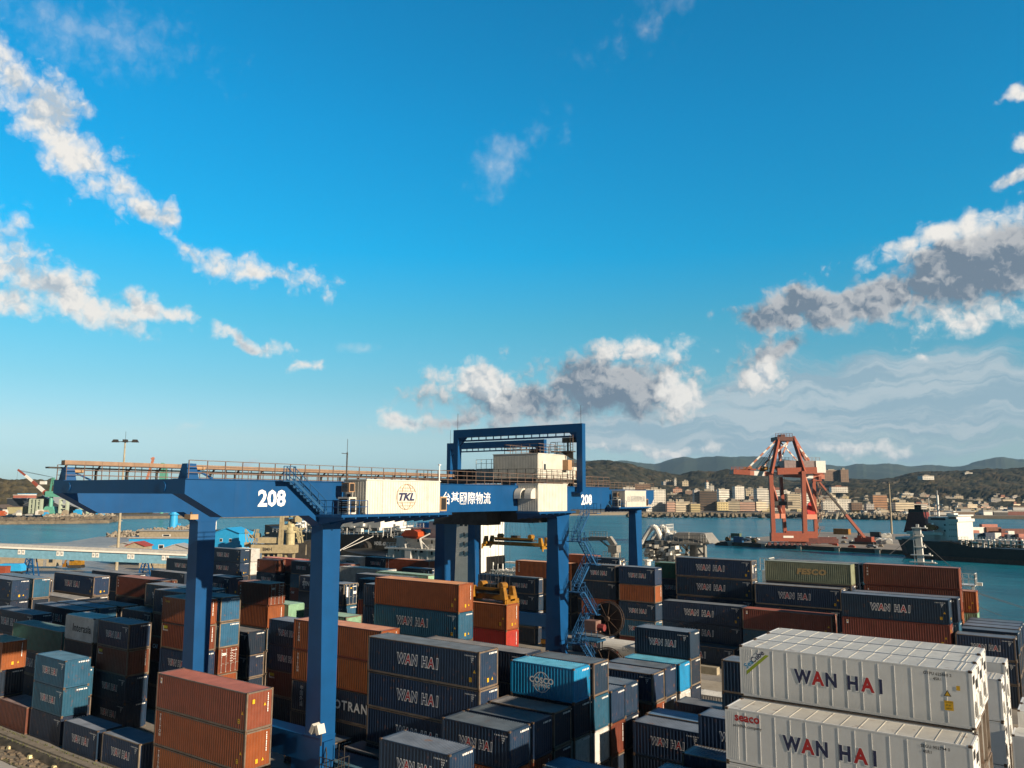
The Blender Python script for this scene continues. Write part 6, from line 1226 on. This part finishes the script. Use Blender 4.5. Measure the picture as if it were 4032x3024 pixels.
def town_mat(name,rgb,style,fl=3.3,bay=3.4):
    m=D.materials.new(name); m.use_nodes=True; nt=m.node_tree; N=nt.nodes; K_=nt.links; p=N['Principled BSDF']; p.inputs['Roughness'].default_value=.7
    sp=N.new('ShaderNodeSeparateXYZ'); K_.new(N.new('ShaderNodeTexCoord').outputs['Object'],sp.inputs[0])
    def mth(op,a,b=None):
        n=N.new('ShaderNodeMath'); n.operation=op
        for i,x in enumerate((a,b)):
            if x is None: continue
            if isinstance(x,(int,float)): n.inputs[i].default_value=x
            else: K_.new(x,n.inputs[i])
        return n.outputs[0]
    u=mth('FRACT',mth('DIVIDE',mth('ADD',sp.outputs[0],sp.outputs[1]),bay)); v=mth('FRACT',mth('DIVIDE',sp.outputs[2],fl))
    win=mth('MULTIPLY',mth('GREATER_THAN',v,.38),mth('LESS_THAN',v,.85))
    if style==0: win=mth('MULTIPLY',win,mth('MULTIPLY',mth('GREATER_THAN',u,.24),mth('LESS_THAN',u,.76)))
    fac=mth('MULTIPLY',win,.55)
    nz=N.new('ShaderNodeTexNoise'); nz.inputs['Scale'].default_value=.12; nz.inputs['Detail'].default_value=6; K_.new(N['Texture Coordinate'].outputs['Object'],nz.inputs['Vector'])
    mr=N.new('ShaderNodeMapRange'); K_.new(nz.outputs[0],mr.inputs[0]); mr.inputs[1].default_value=.3; mr.inputs[2].default_value=.7; mr.inputs[3].default_value=.75; mr.inputs[4].default_value=1.1
    oi=N.new('ShaderNodeObjectInfo'); hs=N.new('ShaderNodeHueSaturation'); hs.inputs['Color'].default_value=rgb+(1,); K_.new(mth('MULTIPLY',mr.outputs[0],mth('ADD',mth('MULTIPLY',oi.outputs['Random'],.4),.8)),hs.inputs['Value'])
    mx=N.new('ShaderNodeMix'); mx.data_type='RGBA'; K_.new(fac,mx.inputs[0]); K_.new(hs.outputs[0],mx.inputs[6]); mx.inputs[7].default_value=(.03,.035,.04,1); K_.new(mx.outputs[2],p.inputs['Base Color']); return m
TM={}
for n,c in (('cream',(.66,.57,.42)),('white',(.76,.73,.66)),('pink',(.56,.36,.27)),('buff',(.56,.46,.31)),('brown',(.22,.14,.09)),('grey',(.42,.40,.38)),('orange-brown',(.50,.27,.14)),('yellowish',(.66,.55,.30)),('dark brown',(.12,.085,.06))):
    TM[n]=(town_mat('town_'+n,c,0),town_mat('town_band_'+n,c,1))
m_roofc=mat('flat_roof',(.32,.29,.24),.8,dirt=.3); m_roofr=mat('rust_roof',(.25,.12,.08),.8,dirt=.3)
def building(px0,px1,pt,pb,d,col,label,style=0,rot=0.,dep=None,slabs=True,group='buildings of the hillside town across the water',roof=True):
    w,h=S2(px0,px1,pt,pb,d); dep=dep or max(8,min(16,w*.8)); R=None; b=MB().box(-w/2,w/2,0,dep,0,h)
    if slabs and h>7:
        for z in np.arange(3.3,h,3.3): b.box(-w/2-.25,w/2+.25,-.7,-.02,z-.14,z+.55 if style else z+.12)
    o=b.build('town_building',TM[col][style],None,place((px0+px1)/2,pb,d),BR+rot); tag(o,label,'building',group)
    r=MB().box(-w/2-.3,w/2+.3,-.3,dep+.3,h+.002,h+.5); rr=random.Random(int(px0*7+pt))
    if roof:
        r.box(-w*.2,w*.15,dep*.3,dep*.7,h+.5,h+rr.uniform(2,4))
        if rr.random()<.6: r.tube((w*.3,dep*.5,h+.5),(w*.3,dep*.5,h+2.2),1.,n=8)
    r.build('roof',m_roofr if rr.random()<.12 else m_roofc,o); return o
BL=[(2545,2622,1928,2014,1120,'white','tall white gridded apartment tower right of the second crane',0),(2517,2543,1952,2014,1125,'grey','narrow dark grey block behind the second crane house',1),(2627,2660,1976,2014,1105,'pink','pinkish block right of the white gridded tower',1),(2661,2717,1977,2016,1105,'cream','cream five-storey waterfront block, second right of white tower',1),(2721,2757,1985,2018,1100,'yellowish','low yellowish waterfront block left of dark banded office',1),(2735,2757,1930,2014,1125,'grey','dark side wing of the banded office building',0),(2757,2824,1936,2012,1112,'dark brown','large dark office with pale horizontal bands',1),(2825,2868,1978,2010,1100,'yellowish','yellow ochre low block right of the banded office',0),(2869,2913,1974,2012,1100,'cream','cream waterfront block with many windows, left of pink one',1),(2915,2973,1977,2012,1100,'pink','wide pink waterfront block left of the red crane',1),(2978,3020,1977,2010,1100,'cream','cream waterfront block behind the red crane legs',1),
(2895,2932,1916,1966,1180,'white','white apartment tower on the rise above pink block',0),(2982,3026,1925,2000,1130,'white','white high block left of the red crane',1),(3028,3100,1930,2000,1135,'white','white block seen through the red crane legs',1),(3104,3152,1946,2005,1120,'cream','broad cream block between the right crane legs',1),(3155,3195,1944,2000,1125,'white','white block behind the right leg of red crane',1),(3243,3298,1970,2008,1110,'white','white church-like hall right of the red crane',0),(3296,3352,1966,2008,1112,'white','white arched block right of the church-like hall',0),(3355,3395,1980,2008,1108,'brown','brown block left of the orange-brown tower',0),(3412,3442,1985,2006,1108,'grey','small grey block beside the orange-brown tower',0),(3440,3494,1950,2005,1108,'orange-brown','orange-brown apartment tower with stepped top',1),(3528,3600,1980,2012,1115,'cream','cream low block behind the red funnel',1),(3600,3648,1985,2015,1115,'white','white low block behind the tanker mast',1),
(2782,2792,1898,1930,1250,'white','thin white tower block on the slope above banded office',0),(2795,2812,1912,1945,1220,'white','white stepped block on the slope above banded office',0),(2832,2872,1928,1975,1160,'white','white mid-rise right above the yellow ochre block',1),(3276,3338,1917,1940,1300,'white','white villa block alone on the slope right of red crane',0),(3245,3316,1852,1893,1650,'brown','wide brown tower block on the hill behind red crane',0),(3312,3343,1850,1898,1640,'brown','second brown tower block on the hill, right one',0),(3632,3680,1874,1889,1500,'white','lone white building on the right wooded hill',0),(3800,3830,1861,1869,1850,'white','tiny white building on the right ridge',0),(2612,2652,1896,1910,1300,'grey','grey roofed school on the slope above white tower',0),(2655,2664,1888,1912,1290,'white','thin white water tower on the left slope',0),(2687,2711,1896,1914,1300,'cream','cream house on the slope right of the water tower',0),(2500,2560,1908,1935,1200,'brown','brown flat roofed block above the second crane house',1),(2455,2500,1920,1950,1190,'white','white low block left of the brown flat roofed one',1)]
for i,(x0,x1,yt,yb,d,c,l,s) in enumerate(BL): building(x0,x1,yt,yb,d,c,l,s,random.uniform(-.2,.12))
rg=random.Random(77); order=[]
adj=['faded','bright','stained','plain','small','boxy','narrow','squat','weathered','pale']; refs=['white gridded tower','banded office','pink block','red crane','church-like hall','orange-brown tower','red funnel','tanker bridge','right photo edge']; refx=[2580,2790,2944,3110,3270,3467,3605,3750,4000]; used=set()
n=0
for i in range(230):
    if i<120: px=rg.uniform(2570,3330); d=rg.uniform(1130,1480)
    else: px=rg.uniform(3330,4060); d=rg.uniform(1075,1420)
    t=(d-1090)/300; zb_=slope_z(px,d)-.8; yb=1512+(2016-1512); lo_,hi_=1900,2060
    for _q in range(24):
        yb=(lo_+hi_)/2
        if at(px,yb,d).z>zb_: lo_=yb
        else: hi_=yb
    w=rg.uniform(14,40) if px<3330 else rg.uniform(16,52); h=rg.uniform(13,36) if px<3330 else rg.uniform(9,22)
    c=rg.choice(['cream','white','white','buff','pink','grey','cream','yellowish','brown']); st=rg.choice((0,1)); fl=max(2,round(h*d/3188.6/3.2)); j=min(range(9),key=lambda q:abs(refx[q]-px)); sd='left of' if px<refx[j] else 'right of'; row='upper' if t>.6 else ('middle' if t>.25 else 'lower')
    lb='%s %s %d-storey town block, %s row, %s the %s'%(rg.choice(adj),c,fl,row,sd,refs[j])
    lb=lb if lb not in used else lb.replace(' town block',' flat-roofed town block')
    if lb in used: continue
    used.add(lb); building(px-w/2,px+w/2,yb-h,yb,d,c,lb,st,rg.uniform(-.4,.25),slabs=h>9)
# low quay sheds, boats and boxes along the right far shore
for i,(px0,px1,pt,pb,m,lb) in enumerate(((3728,3830,2012,2032,m_brownroof,'long low brown quay warehouse right of tanker bridge'),(3775,3815,2002,2012,m_lgrey,'grey roofed warehouse behind the brown quay one'),(3670,3735,2012,2030,m_lgrey,'long pale low quay warehouse behind the tanker bridge'),(3560,3650,2014,2030,m_shipw,'white low quay shed behind the red funnel'),(3865,3900,2010,2034,m_shipw,'white quay shed behind the blue boats'),(3960,4032,2008,2036,MATS['R'],'stack of dark red cargo boxes at the right far quay'),(3905,3960,2012,2036,m_steel,'dark quay gantry base beside the red boxes'),(3980,4060,1994,2010,m_lgrey,'long grey roof at the right far shore'))):
    w,h=S2(px0,px1,pt,pb,1010); house('quay_warehouse',lb,'warehouse',(px0+px1)/2,pb,1010,w,10,h*.8,h*.2,m,m_lgrey if m!=m_lgrey else m_brownroof)
for i,(px,py,m,lb) in enumerate(((3858,2042,m_cy,'blue fishing boat at the right far shore, left one'),(3935,2040,m_cy,'blue fishing boat at the right far shore, right one'),(3415,2034,m_shipw,'white yacht in the marina left of the light mast'),(3380,2032,m_shipw,'white yacht in the marina, far left one'),(3475,2032,m_shipw,'white motor boat behind tetrapods right of mast'))):
    R=thing('small_boat',lb,'boat',onz(px,py-3,-2),'small boats along the far shore',BR); hullmesh(MB(),18,5,2.6,1,6).build('hull',m,R); MB().box(-5,1,-1.6,1.6,2.2,5).box(-4,-1,-1.3,1.3,5,6.4).build('cabin',m_shipw,R); MB().tube((0,0,4),(0,0,13),.16,n=5).build('mast',m_shipw,R)
# ---------------------------------------------------------------- air
if HAZE:
    hz=D.materials.new('haze'); hz.use_nodes=True; nt=hz.node_tree; nt.nodes.remove(nt.nodes['Principled BSDF']); pv=nt.nodes.new('ShaderNodeVolumePrincipled'); pv.inputs['Density'].default_value=HAZE; pv.inputs['Color'].default_value=(.40,.66,.95,1); pv.inputs['Anisotropy'].default_value=.0; nt.links.new(pv.outputs[0],nt.nodes['Material Output'].inputs['Volume'])
    b=MB().box(-9500,9500,-9500,12500,-8,460); tag(b.build('haze',hz),kind='stuff')
